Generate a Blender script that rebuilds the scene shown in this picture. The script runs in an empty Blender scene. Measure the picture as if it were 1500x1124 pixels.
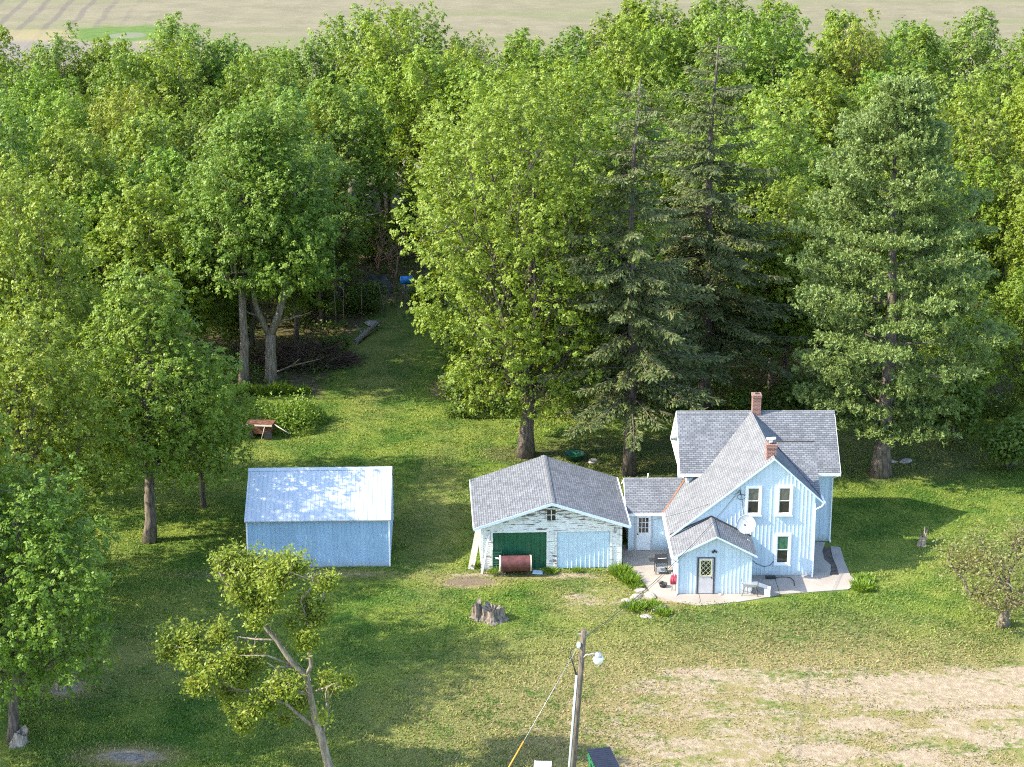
import bpy, math, random
import numpy as np
from math import radians as R_, pi, sin, cos, sqrt
from mathutils import Vector, Matrix

sc = bpy.context.scene
COL = sc.collection
F4 = np.float32

# ------------------------------------------------------------------ materials
def new_mat(name):
    m = bpy.data.materials.new(name); m.use_nodes = True
    nt = m.node_tree
    for n in list(nt.nodes): nt.nodes.remove(n)
    out = nt.nodes.new('ShaderNodeOutputMaterial')
    b = nt.nodes.new('ShaderNodeBsdfPrincipled')
    nt.links.new(b.outputs[0], out.inputs[0])
    return m, nt, b, out

class NT:
    """small node helper"""
    def __init__(s, nt): s.nt = nt
    def n(s, typ, **kw):
        x = s.nt.nodes.new(typ)
        for k, v in kw.items(): setattr(x, k, v)
        return x
    def put(s, sock, v):
        if hasattr(v, 'is_output') or isinstance(v, bpy.types.NodeSocket): s.nt.links.new(v, sock)
        elif v is not None: sock.default_value = v
    def math(s, op, a, b=None, c=None, clamp=False):
        x = s.n('ShaderNodeMath', operation=op, use_clamp=clamp)
        s.put(x.inputs[0], a)
        if b is not None: s.put(x.inputs[1], b)
        if c is not None: s.put(x.inputs[2], c)
        return x.outputs[0]
    def coord(s, kind='Object'):
        return s.n('ShaderNodeTexCoord').outputs[kind]
    def mapping(s, v, scale=(1,1,1), loc=(0,0,0), rot=(0,0,0)):
        x = s.n('ShaderNodeMapping'); s.put(x.inputs['Vector'], v)
        x.inputs['Scale'].default_value = scale; x.inputs['Location'].default_value = loc; x.inputs['Rotation'].default_value = rot
        return x.outputs[0]
    def noise(s, v, scale, detail=4, rough=.55, dist=0):
        x = s.n('ShaderNodeTexNoise'); s.put(x.inputs['Vector'], v)
        x.inputs['Scale'].default_value = scale; x.inputs['Detail'].default_value = detail
        x.inputs['Roughness'].default_value = rough; x.inputs['Distortion'].default_value = dist
        return x.outputs[0]
    def ramp(s, f, a, b, smooth=True):
        x = s.n('ShaderNodeMapRange', interpolation_type='SMOOTHSTEP' if smooth else 'LINEAR')
        s.put(x.inputs['Value'], f); x.inputs['From Min'].default_value = a; x.inputs['From Max'].default_value = b
        return x.outputs[0]
    def mix(s, f, a, b, mode='MIX'):
        x = s.n('ShaderNodeMix', data_type='RGBA', blend_type=mode)
        s.put(x.inputs[0], f)
        for i, v in ((6, a), (7, b)):
            if isinstance(v, tuple) and len(v) == 3: v = (*v, 1)
            s.put(x.inputs[i], v)
        return x.outputs[2]
    def bump(s, h, strength=.3, dist=.02):
        x = s.n('ShaderNodeBump'); s.put(x.inputs['Height'], h)
        x.inputs['Strength'].default_value = strength; x.inputs['Distance'].default_value = dist
        return x.outputs[0]

def simple(name, col, rough=.6, metal=0, var=.12, scale=6, spec=.5, bump=0):
    m, nt, b, o = new_mat(name); t = NT(nt)
    c = t.coord(); nz = t.noise(c, scale, 5)
    lo = tuple(x*(1-var) for x in col); hi = tuple(min(1, x*(1+var)) for x in col)
    t.put(b.inputs['Base Color'], t.mix(t.ramp(nz, .3, .7), lo, hi))
    b.inputs['Roughness'].default_value = rough; b.inputs['Metallic'].default_value = metal
    b.inputs['Specular IOR Level'].default_value = spec
    if bump: t.put(b.inputs['Normal'], t.bump(t.noise(c, scale*4, 4), bump, .02))
    return m

def leaf_mat(name, c0, c1, c2, trans=.35, rough=.5, use_obj=True):
    """leaf colour varies leaf by leaf (random per island) and tree by tree (object colour)"""
    m, nt, b, o = new_mat(name); t = NT(nt)
    geo = t.n('ShaderNodeNewGeometry'); oi = t.n('ShaderNodeObjectInfo')
    r = geo.outputs['Random Per Island']
    c = t.mix(t.ramp(r, 0, .6), c0, c1); c = t.mix(t.ramp(r, .7, 1.0), c, c2)
    if use_obj: c = t.mix(1.0, c, oi.outputs['Color'], 'MULTIPLY')
    t.put(b.inputs['Base Color'], c); b.inputs['Roughness'].default_value = rough
    b.inputs['Specular IOR Level'].default_value = .35
    tr = t.n('ShaderNodeBsdfTranslucent')
    t.put(tr.inputs[0], t.mix(1.0, c, (1.25, 1.15, .55), 'MULTIPLY'))
    mx = t.n('ShaderNodeMixShader'); mx.inputs[0].default_value = trans
    nt.links.new(b.outputs[0], mx.inputs[1]); nt.links.new(tr.outputs[0], mx.inputs[2]); nt.links.new(mx.outputs[0], o.inputs[0])
    return m

def bark_mat(name, c0, c1):
    m, nt, b, o = new_mat(name); t = NT(nt)
    c = t.mapping(t.coord(), scale=(6, 6, 1.2)); n1 = t.noise(c, 1.5, 6, .65)
    t.put(b.inputs['Base Color'], t.mix(t.ramp(n1, .35, .65), c0, c1)); b.inputs['Roughness'].default_value = .9
    b.inputs['Specular IOR Level'].default_value = .15
    t.put(b.inputs['Normal'], t.bump(n1, .8, .05))
    return m

M = {}
M['maple_leaf'] = leaf_mat('maple_leaf', (.125,.195,.017), (.178,.250,.022), (.25,.30,.036), trans=.34)
M['hero_leaf'] = leaf_mat('hero_leaf', (.125,.197,.018), (.178,.252,.023), (.25,.305,.038), trans=.34)
M['walnut_leaf'] = leaf_mat('walnut_leaf', (.155,.225,.022), (.22,.275,.032), (.29,.31,.055), trans=.38)
M['apple_leaf'] = leaf_mat('apple_leaf', (.15,.165,.052), (.205,.205,.062), (.25,.215,.095))
M['spruce_needle'] = leaf_mat('spruce_needle', (.085,.125,.043), (.125,.160,.05), (.20,.185,.07), trans=.28, rough=.6)
M['pine_needle'] = leaf_mat('pine_needle', (.125,.195,.055), (.175,.24,.065), (.23,.28,.085), trans=.28, rough=.5)
M['shrub_leaf'] = leaf_mat('shrub_leaf', (.08,.14,.02), (.115,.18,.026), (.16,.215,.038), trans=.4)
M['garden_leaf'] = leaf_mat('garden_leaf', (.11,.20,.02), (.16,.26,.028), (.22,.29,.05), use_obj=False)
M['weed_leaf'] = leaf_mat('weed_leaf', (.075,.125,.018), (.11,.165,.026), (.155,.19,.042), use_obj=False)
M['stump_wood'] = bark_mat('stump_wood', (.06,.05,.042), (.26,.215,.175))
M['bark'] = bark_mat('bark', (.075,.06,.048), (.20,.165,.135))
M['dark_bark'] = bark_mat('dark_bark', (.06,.048,.042), (.15,.125,.11))
M['pale_bark'] = bark_mat('pale_bark', (.15,.12,.092), (.32,.265,.205))
M['grey_wood'] = bark_mat('grey_wood', (.09,.075,.065), (.34,.30,.26))
M['pole_wood'] = bark_mat('pole_wood', (.08,.062,.05), (.19,.155,.12))
M['dead_twig'] = bark_mat('dead_twig', (.22,.13,.09), (.42,.28,.20))
M['brush'] = bark_mat('brush', (.06,.045,.032), (.15,.105,.072))

def shingle_mat(name, c0, c1, dark):
    m, nt, b, o = new_mat(name); t = NT(nt)
    uv = t.coord('UV'); br = t.n('ShaderNodeTexBrick'); t.put(br.inputs['Vector'], uv)
    br.offset = .5; br.inputs['Scale'].default_value = 1; br.inputs['Brick Width'].default_value = .25
    br.inputs['Row Height'].default_value = .125; br.inputs['Mortar Size'].default_value = .012; br.inputs['Bias'].default_value = -.1
    br.inputs['Color1'].default_value = (*c0, 1); br.inputs['Color2'].default_value = (*c1, 1); br.inputs['Mortar'].default_value = (*dark, 1)
    n1 = t.noise(uv, 1.1, 4); n2 = t.noise(uv, 60, 2)
    c = t.mix(t.ramp(n1, .35, .7), br.outputs[0], t.mix(1, br.outputs[0], (.76,.77,.79), 'MULTIPLY'))
    c = t.mix(t.math('MULTIPLY', t.ramp(n2, .4, .75), .35), c, (.36,.365,.38))
    t.put(b.inputs['Base Color'], c); b.inputs['Roughness'].default_value = .9; b.inputs['Specular IOR Level'].default_value = .25
    # each course laps the one below: saw-tooth height
    sep = t.n('ShaderNodeSeparateXYZ'); t.put(sep.inputs[0], uv)
    saw = t.math('FRACT', t.math('DIVIDE', sep.outputs[1], .125))
    h = t.math('ADD', t.math('MULTIPLY', saw, -.6), t.math('MULTIPLY', br.outputs[1], -.7))
    t.put(b.inputs['Normal'], t.bump(h, .6, .012))
    return m
M['shingle'] = shingle_mat('shingle', (.188,.202,.222), (.098,.106,.12), (.036,.038,.043))
M['shingle_light'] = shingle_mat('shingle_light', (.190,.197,.207), (.135,.140,.149), (.07,.072,.077))

def siding_mat(name, col, rough):
    m, nt, b, o = new_mat(name); t = NT(nt); c = t.coord()
    n1 = t.noise(t.mapping(c, scale=(2.2, 2.2, .18)), 1.4, 5, .6); n2 = t.noise(c, .7, 4); n3 = t.noise(c, 6, 4)
    k = t.mix(t.ramp(n1, .3, .7), tuple(x*.90 for x in col), tuple(min(1, x*1.05) for x in col))
    k = t.mix(t.math('MULTIPLY', t.ramp(n2, .5, .75), .35), k, tuple(x*.8+.09 for x in col))
    s = t.n('ShaderNodeSeparateXYZ'); t.put(s.inputs[0], c)
    g = t.math('MULTIPLY', t.ramp(t.math('ADD', s.outputs[2], t.math('MULTIPLY', n3, .5)), .75, .15), .55)
    k = t.mix(g, k, (.30,.29,.25)); t.put(b.inputs['Base Color'], k); b.inputs['Roughness'].default_value = rough
    b.inputs['Specular IOR Level'].default_value = .35
    return m
M['blue_siding'] = siding_mat('blue_siding', (.50,.605,.68), .5); M['shed_siding'] = siding_mat('shed_siding', (.31,.465,.63), .42)
M['white_trim'] = simple('white_trim', (.74,.75,.75), .5, 0, .06, 4)
M['pale_trim'] = simple('pale_trim', (.50,.60,.67), .5, 0, .06, 4)
M['glass'] = simple('glass', (.025,.027,.025), .07, 0, .3, 3, .8)
M['olive_reflection_glass'] = simple('olive_reflection_glass', (.10,.105,.085), .12, 0, .3, 5, .8)  # olive reflections of the upper sashes are put into the pane colour
M['green_glass'] = simple('green_glass', (.05,.13,.08), .12, 0, .3, 5, .8)
M['door_paint'] = simple('door_paint', (.68,.71,.74), .5, 0, .05, 3)
M['grey_door'] = simple('grey_door', (.46,.44,.45), .55, 0, .06, 3)
M['cream'] = simple('cream', (.72,.68,.42), .5, 0, .08, 5)
M['green_metal'] = simple('green_metal', (.018,.10,.05), .35, 0, .15, 2)
M['pale_blue_metal'] = simple('pale_blue_metal', (.50,.63,.71), .4, 0, .06, 2)
M['white_metal'] = simple('white_metal', (.80,.82,.84), .35, 0, .04, 2)
M['grey_metal'] = simple('grey_metal', (.45,.46,.48), .4, .6, .1, 5)
M['dark_metal'] = simple('dark_metal', (.035,.035,.037), .5, .2, .2, 5)
M['black'] = simple('black', (.018,.018,.02), .5, 0, .2, 5)
M['dark_seam'] = simple('dark_seam', (.06,.055,.05), .9, 0, .2, 5)
M['flashing'] = simple('flashing', (.20,.10,.06), .7, 0, .3, 3)
M['maroon'] = simple('maroon', (.105,.036,.034), .6, .1, .35, 3.5, .4)
M['rust'] = simple('rust', (.16,.075,.045), .8, .2, .4, 5, .3)
M['rust_inner'] = simple('rust_inner', (.10,.018,.018), .8, 0, .3, 4)
M['red_cloth'] = simple('red_cloth', (.27,.03,.06), .8, 0, .3, 9)
M['blue_tarp'] = simple('blue_tarp', (.02,.19,.55), .5, 0, .15, 4)
M['black_tarp'] = simple('black_tarp', (.02,.02,.022), .55, 0, .3, 4, bump=.8)
M['stone'] = simple('stone', (.33,.29,.25), .85, 0, .25, 5, .3, bump=.5)
M['orange'] = simple('orange', (.80,.27,.02), .5, 0, .1, 5)
M['lamp_glass'] = simple('lamp_glass', (.75,.78,.80), .25, 0, .05, 5)
M['dumpster_green'] = simple('dumpster_green', (.02,.14,.06), .45, 0, .2, 3)
M['dumpster_lid'] = simple('dumpster_lid', (.016,.018,.03), .4, 0, .2, 4)
M['ash'] = simple('ash', (.16,.14,.12), .9, 0, .4, 9, bump=.5)
M['cable'] = simple('cable', (.03,.03,.03), .6)
M['bare_plank'] = simple('bare_plank', (.55,.48,.41), .7, 0, .12, 4)
M['soil'] = simple('soil', (.10,.08,.065), .95, 0, .35, 4, .2, bump=.6)

def shed_roof_mat():
    m, nt, b, o = new_mat('galvanised_roof'); t = NT(nt)
    n1 = t.noise(t.mapping(t.coord(), scale=(3, .35, .35)), 1.3, 5)
    t.put(b.inputs['Base Color'], t.mix(t.ramp(n1, .3, .7), (.46,.52,.57), (.55,.58,.60)))
    b.inputs['Roughness'].default_value = .42; b.inputs['Metallic'].default_value = .25
    return m
M['galvanised'] = shed_roof_mat()

def brick_mat():
    m, nt, b, o = new_mat('chimney_brick'); t = NT(nt)
    uv = t.coord('UV'); br = t.n('ShaderNodeTexBrick'); t.put(br.inputs['Vector'], uv)
    br.inputs['Scale'].default_value = 1; br.inputs['Brick Width'].default_value = .2; br.inputs['Row Height'].default_value = .075
    br.inputs['Mortar Size'].default_value = .012
    br.inputs['Color1'].default_value = (.23,.062,.036,1); br.inputs['Color2'].default_value = (.17,.05,.033,1); br.inputs['Mortar'].default_value = (.30,.25,.22,1)
    n1 = t.noise(uv, 5, 4)
    t.put(b.inputs['Base Color'], t.mix(t.ramp(n1, .58, .72), br.outputs[0], (.42,.31,.26))); b.inputs['Roughness'].default_value = .9
    return m
M['brick'] = brick_mat()

def peel_mat():
    m, nt, b, o = new_mat('peeling_white_paint'); t = NT(nt)
    c = t.coord(); cm = t.mapping(c, scale=(.9, 1, 7)); n1 = t.noise(cm, 1.6, 7, .62, .25)
    n2 = t.noise(c, .8, 3)
    sep = t.n('ShaderNodeSeparateXYZ'); t.put(sep.inputs[0], c)
    up = t.ramp(sep.outputs[2], 1.9, 3.3); base = t.ramp(sep.outputs[2], .55, .05)
    thr = t.math('ADD', n1, t.math('ADD', t.math('MULTIPLY', n2, .18), t.math('ADD', t.math('MULTIPLY', up, .075), t.math('MULTIPLY', base, .05))))
    wood = t.mix(t.noise(cm, 6, 4), (.10,.075,.065), (.27,.21,.19))
    paint = t.mix(t.ramp(t.noise(c, 3, 4), .35, .7), (.72,.725,.68), (.58,.59,.545))
    msk = t.ramp(thr, .672, .692)
    t.put(b.inputs['Base Color'], t.mix(msk, paint, wood)); b.inputs['Roughness'].default_value = .7
    t.put(b.inputs['Normal'], t.bump(t.math('MULTIPLY', msk, -1), .4, .004))
    return m
M['peel'] = peel_mat()

def concrete_mat():
    m, nt, b, o = new_mat('concrete'); t = NT(nt)
    c = t.coord(); n1 = t.noise(c, .7, 5); n2 = t.noise(c, 9, 5)
    col = t.mix(t.ramp(n1, .3, .7), (.27,.235,.20), (.34,.30,.26)); col = t.mix(t.math('MULTIPLY', t.ramp(n2, .5, .8), .4), col, (.20,.17,.145))
    t.put(b.inputs['Base Color'], col); b.inputs['Roughness'].default_value = .9
    t.put(b.inputs['Normal'], t.bump(n2, .3, .01))
    return m
M['concrete'] = concrete_mat()

def ell(t, xyz, cx, cy, rx, ry, soft=.5, wob=None, rot=0, amp=.5):
    """1 inside an ellipse on the ground, fading to 0 outside, edge broken up by noise"""
    dx = t.math('SUBTRACT', xyz[0], cx); dy = t.math('SUBTRACT', xyz[1], cy)
    if rot:
        a = t.math('ADD', t.math('MULTIPLY', dx, cos(rot)), t.math('MULTIPLY', dy, sin(rot)))
        b = t.math('ADD', t.math('MULTIPLY', dx, -sin(rot)), t.math('MULTIPLY', dy, cos(rot))); dx, dy = a, b
    dx = t.math('DIVIDE', dx, rx); dy = t.math('DIVIDE', dy, ry)
    d = t.math('SQRT', t.math('ADD', t.math('MULTIPLY', dx, dx), t.math('MULTIPLY', dy, dy)))
    if wob is not None: d = t.math('ADD', d, t.math('MULTIPLY', t.math('SUBTRACT', wob, .5), amp*2))
    return t.ramp(d, 1+soft/2, 1-soft/2)

# dirt areas shared by the ground shader and by the grass scatter: cx, cy, rx, ry, strength
DIRT = [(12.5,79.6,10.5,6.2,.60), (21.5,82.3,8.5,2.3,.90), (21,78.0,8,3.6,.66), (9,76,5.8,3.4,.70), (11.0,83.0,6,1.9,.72), (16,74.5,8,3.0,.64), (24,83.6,3,1.0,1.0), (20.7,82.4,3,.9,1.0), (17.8,80.8,2.6,.85,.95), (15.4,78.7,2.3,.85,.95), (13.4,76.2,2.2,1.0,.95), (24,80.9,2.6,.6,.95), (21.3,79.7,2.2,.6,.95), (19,78.0,2,.6,.92), (17.2,75.8,1.8,.8,.92)]
WORN = [(4.3,92.2,2.0,2.4,.5), (-2.2,94.3,1.6,.7,.9), (7.0,91.8,1.3,1.1,.75), (-11.4,95.2,4.5,.5,.7), (.2,95.0,5.2,.5,.6),
        (-20.5,82.2,1.1,.8,.9), (-16.4,75.8,1.7,.8,.9), (-20,85.0,5,3,.35), (-4.2,103,1.3,9,.30), (-9.0,133,1.6,9,.30)]
def lawn_colour(t, c, xyz):
    big = t.noise(c, .09, 4, .6); mid = t.noise(c, .45, 5, .6); fine = t.noise(c, 3.2, 5, .65); vf = t.noise(c, 11, 4, .7)
    g = t.mix(t.ramp(mid, .34, .66), (.054,.116,.014), (.145,.190,.030))
    g = t.mix(t.math('MULTIPLY', t.ramp(big, .45, .68), .5), g, (.20,.215,.05))
    g = t.mix(t.math('MULTIPLY', t.ramp(fine, .52, .72), .48), g, (.27,.25,.10))
    g = t.mix(t.math('MULTIPLY', t.ramp(vf, .52, .7), .45), g, (.032,.066,.010))
    dark_green = ell(t, xyz, 13.0, 88.6, 5.6, 2.9, .35, mid, 0, .25)  # darker green patch in the lawn
    g = t.mix(t.math('MULTIPLY', dark_green, .6), g, t.mix(t.ramp(fine, .4, .7), (.05,.095,.014), (.09,.14,.026)))
    dry = None
    for (cx, cy, rx, ry, st) in [(14,79.0,13,7.0,1.0)] + WORN:
        e = t.math('MULTIPLY', ell(t, xyz, cx, cy, rx*1.4, ry*1.4, .9, mid), st)
        dry = e if dry is None else t.math('MAXIMUM', dry, e)
    g = t.mix(t.math('MULTIPLY', dry, t.ramp(t.math('ADD', t.math('MULTIPLY', fine, .5), t.math('MULTIPLY', mid, .5)), .34, .55)), g, (.225,.185,.085))
    return g, big, mid, fine, vf
def ground_mat():
    m, nt, b, o = new_mat('lawn_ground'); t = NT(nt)
    c = t.coord(); s = t.n('ShaderNodeSeparateXYZ'); t.put(s.inputs[0], c); xyz = (s.outputs[0], s.outputs[1])
    g, big, mid, fine, vf = lawn_colour(t, c, xyz)
    dirt = None
    for (cx, cy, rx, ry, st) in DIRT + WORN:
        e = t.math('MULTIPLY', ell(t, xyz, cx, cy, rx, ry, .7, mid), st)
        dirt = e if dirt is None else t.math('MAXIMUM', dirt, e)
    rut = t.noise(t.mapping(c, scale=(.55, 1.5, 1), rot=(0, 0, .55)), 1.0, 5, .65)
    patch = t.noise(t.mapping(c, scale=(.7, 1.15, 1), loc=(3, 1, 0), rot=(0, 0, .45)), .55, 5, .62)
    nz = t.math('ADD', t.math('MULTIPLY', patch, .55), t.math('ADD', t.math('MULTIPLY', fine, .25), t.math('MULTIPLY', rut, .35)))
    dm = t.ramp(t.math('ADD', dirt, t.math('MULTIPLY', t.math('SUBTRACT', nz, .58), 3.4)), .45, .85)
    dm = t.math('MULTIPLY', dm, t.ramp(dirt, .02, .25))
    dc = t.mix(t.ramp(fine, .35, .7), (.25,.195,.128), (.35,.285,.20)); dc = t.mix(t.math('MULTIPLY', t.ramp(vf, .5, .7), .5), dc, (.18,.14,.095))
    dc = t.mix(t.math('MULTIPLY', ell(t, xyz, -2.2, 94.3, 1.6, .7, .7, mid), .7), dc, (.11,.08,.055))
    col = t.mix(dm, g, dc)
    # leaf litter on the woodland floor and under the conifers
    wy = t.math('ADD', xyz[1], t.math('MULTIPLY', t.math('SUBTRACT', mid, .5), 7))
    wf = t.ramp(wy, 120, 126)
    corr = ell(t, xyz, -8.2, 126, 4.4, 20, .3, mid, 0, .3)
    left = ell(t, xyz, -15, 117, 8, 8, .4, mid)
    wf = t.math('MULTIPLY', wf, t.math('SUBTRACT', 1, t.math('MAXIMUM', corr, left)), clamp=True)
    for (cx, cy, rx, ry) in ((22, 113.5, 7.5, 4.6), (9, 113, 8, 4.5), (1, 113.5, 3, 1.6)):
        wf = t.math('MAXIMUM', wf, t.math('MULTIPLY', ell(t, xyz, cx, cy, rx, ry, .6, mid), .8))
    lc = t.mix(t.ramp(fine, .35, .7), (.075,.055,.036), (.13,.10,.062))
    col = t.mix(t.math('MULTIPLY', wf, t.ramp(vf, .25, .55)), col, lc)
    t.put(b.inputs['Base Color'], col); b.inputs['Roughness'].default_value = .95; b.inputs['Specular IOR Level'].default_value = .1
    h = t.math('ADD', t.math('MULTIPLY', fine, .6), t.math('MULTIPLY', vf, .5))
    t.put(b.inputs['Normal'], t.bump(h, .9, .12))
    return m
M['ground'] = ground_mat()

def field_mat():
    m, nt, b, o = new_mat('crop_field'); t = NT(nt)
    c = t.coord(); s = t.n('ShaderNodeSeparateXYZ'); t.put(s.inputs[0], c); xyz = (s.outputs[0], s.outputs[1])
    st = t.mapping(c, scale=(.25, 1, 1)); band = t.noise(st, .055, 4, .6); mid = t.noise(c, .16, 5, .6); fine = t.noise(t.mapping(c, scale=(.5, 1, 1)), 1.1, 5, .7)
    col = t.mix(t.ramp(mid, .3, .7), (.145,.130,.080), (.185,.162,.103))
    col = t.mix(t.math('MULTIPLY', t.ramp(band, .46, .62), .6), col, (.135,.142,.062))
    col = t.mix(t.math('MULTIPLY', t.ramp(fine, .55, .75), .6), col, (.29,.26,.195))
    col = t.mix(t.math('MULTIPLY', t.ramp(fine, .45, .3), .5), col, (.14,.115,.085))
    row = t.n('ShaderNodeTexWave', wave_type='BANDS', bands_direction='X'); t.put(row.inputs['Vector'], t.mapping(c, rot=(0, 0, -.09)))
    row.inputs['Scale'].default_value = .085; row.inputs['Distortion'].default_value = 1.5; row.inputs['Detail'].default_value = 3
    rowm = ell(t, xyz, -82, 300, 22, 60, .6, mid)
    col = t.mix(t.math('MULTIPLY', t.math('MULTIPLY', t.ramp(row.outputs[1], .72, .95), rowm), .55), col, (.10,.085,.075))
    grey = ell(t, xyz, -74, 276, 20, 12, .8, mid); col = t.mix(t.math('MULTIPLY', grey, .6), col, (.17,.15,.135))
    yel = ell(t, xyz, -63, 291, 16, 6, .6, mid); col = t.mix(t.math('MULTIPLY', yel, .6), col, (.25,.205,.10))
    wet = ell(t, xyz, -55.5, 293, 9.5, 8.5, .35, mid, 0, .7); gr = t.mix(t.ramp(fine, .35, .65), (.065,.115,.022), (.105,.15,.036))
    col = t.mix(wet, col, gr)
    pond = ell(t, xyz, -56, 291, 2.6, 3.2, .3, mid, 0, .4); col = t.mix(t.math('MULTIPLY', pond, .6), col, (.17,.16,.13))
    t.put(b.inputs['Base Color'], col); b.inputs['Roughness'].default_value = .95; b.inputs['Specular IOR Level'].default_value = .1
    t.put(b.inputs['Normal'], t.bump(fine, .6, .15))
    return m
M['field'] = field_mat()

# ------------------------------------------------------------------ mesh building
class MB:
    def __init__(s): s.v = []; s.f = []; s.uv = []; s.m = []; s.sm = []
    def poly(s, pts, uv=None, m=0, sm=False):
        k = len(s.v); s.v += [tuple(map(float, p)) for p in pts]; s.f.append(list(range(k, k+len(pts))))
        if uv is None:
            P = [Vector(p) for p in pts]; n = Vector((0, 0, 0))
            for i in range(1, len(P)-1): n += (P[i]-P[0]).cross(P[i+1]-P[0])
            n = n.normalized() if n.length > 0 else Vector((0, 0, 1))
            u = Vector((0, 0, 1)).cross(n)
            u = u.normalized() if u.length > .05 else Vector((1, 0, 0))
            w = n.cross(u); uv = [(p.dot(u), p.dot(w)) for p in P]
        s.uv.append(uv); s.m.append(m); s.sm.append(sm)
    def hexa(s, c, m=0):  # 8 corners: bottom 4 ccw, top 4 ccw
        for q in ((3,2,1,0), (4,5,6,7), (0,1,5,4), (1,2,6,5), (2,3,7,6), (3,0,4,7)): s.poly([c[i] for i in q], m=m)
    def box(s, x0, x1, y0, y1, z0, z1, m=0):
        s.hexa([(x0,y0,z0),(x1,y0,z0),(x1,y1,z0),(x0,y1,z0),(x0,y0,z1),(x1,y0,z1),(x1,y1,z1),(x0,y1,z1)], m)
    def slab(s, pts, th, m=0, medge=None):  # planar polygon (ccw from above) with thickness downward
        top = [Vector(p) for p in pts]; bot = [p-Vector((0, 0, th)) for p in top]
        s.poly(top, m=m); s.poly(bot[::-1], m=m if medge is None else medge)
        for i in range(len(top)):
            j = (i+1) % len(top); s.poly([bot[i], bot[j], top[j], top[i]], m=m if medge is None else medge)
    def prism(s, pts, off, m=0):
        off = Vector(off); a = [Vector(p) for p in pts]; b = [p+off for p in a]
        s.poly(a[::-1], m=m); s.poly(b, m=m)
        for i in range(len(a)):
            j = (i+1) % len(a); s.poly([a[i], a[j], b[j], b[i]], m=m)
    def beam(s, a, b, w, h, m=0, up=(0, 0, 1)):
        a, b = Vector(a), Vector(b); d = (b-a).normalized(); u = d.cross(Vector(up))
        u = u.normalized() if u.length > 1e-4 else Vector((1, 0, 0)); v = u.cross(d)
        u *= w/2; v *= h/2
        s.hexa([a-u-v, a+u-v, b+u-v, b-u-v, a-u+v, a+u+v, b+u+v, b-u+v], m)
    def tube(s, P, r, n=8, m=0, cap=True):
        P = [Vector(p) for p in P]; r = r if hasattr(r, '__len__') else [r]*len(P)
        k = len(s.v); ref = Vector((.3, .9, .2))
        for i, p in enumerate(P):
            d = (P[min(i+1, len(P)-1)]-P[max(i-1, 0)]); d = d.normalized() if d.length > 0 else Vector((0, 0, 1))
            u = d.cross(ref); u = u.normalized() if u.length > 1e-3 else d.orthogonal().normalized(); w = d.cross(u)
            for j in range(n):
                a = 2*pi*j/n; s.v.append(tuple(p+u*(cos(a)*r[i])+w*(sin(a)*r[i])))
        for i in range(len(P)-1):
            for j in range(n):
                q = [k+i*n+j, k+i*n+(j+1) % n, k+(i+1)*n+(j+1) % n, k+(i+1)*n+j]
                s.f.append(q); s.uv.append([(j/n, i), ((j+1)/n, i), ((j+1)/n, i+1), (j/n, i+1)]); s.m.append(m); s.sm.append(True)
        if cap:
            for b, rev in ((k, True), (k+(len(P)-1)*n, False)):
                q = list(range(b, b+n)); q = q[::-1] if rev else q
                s.f.append(q); s.uv.append([(0, 0)]*n); s.m.append(m); s.sm.append(False)
    def lathe(s, prof, n=16, c=(0, 0, 0), m=0, wob=None):  # prof: (r, z)
        k = len(s.v)
        for i, (r, z) in enumerate(prof):
            for j in range(n):
                a = 2*pi*j/n; q = wob(j, i) if wob else (1, 0)
                s.v.append((c[0]+cos(a)*r*q[0], c[1]+sin(a)*r*q[0], c[2]+z+q[1]))
        for i in range(len(prof)-1):
            for j in range(n):
                s.f.append([k+i*n+j, k+i*n+(j+1) % n, k+(i+1)*n+(j+1) % n, k+(i+1)*n+j]); s.uv.append([(0, 0)]*4); s.m.append(m); s.sm.append(True)
    def build(s, name, mats, parent=None, loc=None, rz=0):
        me = bpy.data.meshes.new(name)
        me.from_pydata(s.v, [], s.f)
        for x in (mats if isinstance(mats, (list, tuple)) else [mats]): me.materials.append(M[x] if isinstance(x, str) else x)
        me.polygons.foreach_set('material_index', s.m); me.polygons.foreach_set('use_smooth', s.sm)
        ul = me.uv_layers.new(name='UVMap'); ul.data.foreach_set('uv', [c for f in s.uv for p in f for c in p])
        me.update()
        o = bpy.data.objects.new(name, me); COL.objects.link(o)
        if parent is not None: o.parent = parent
        if loc is not None: o.location = loc
        o.rotation_euler[2] = rz
        return o

def tag(o, label=None, cat=None, group=None, kind=None):
    if label: o['label'] = label
    if cat: o['category'] = cat
    if group: o['group'] = group
    if kind: o['kind'] = kind
    return o
def thing(name, label, cat, loc=(0, 0, 0), rz=0, group=None):
    o = bpy.data.objects.new(name, None); COL.objects.link(o); o.location = loc; o.rotation_euler[2] = rz
    o.empty_display_size = .3
    return tag(o, label, cat, group)

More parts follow.
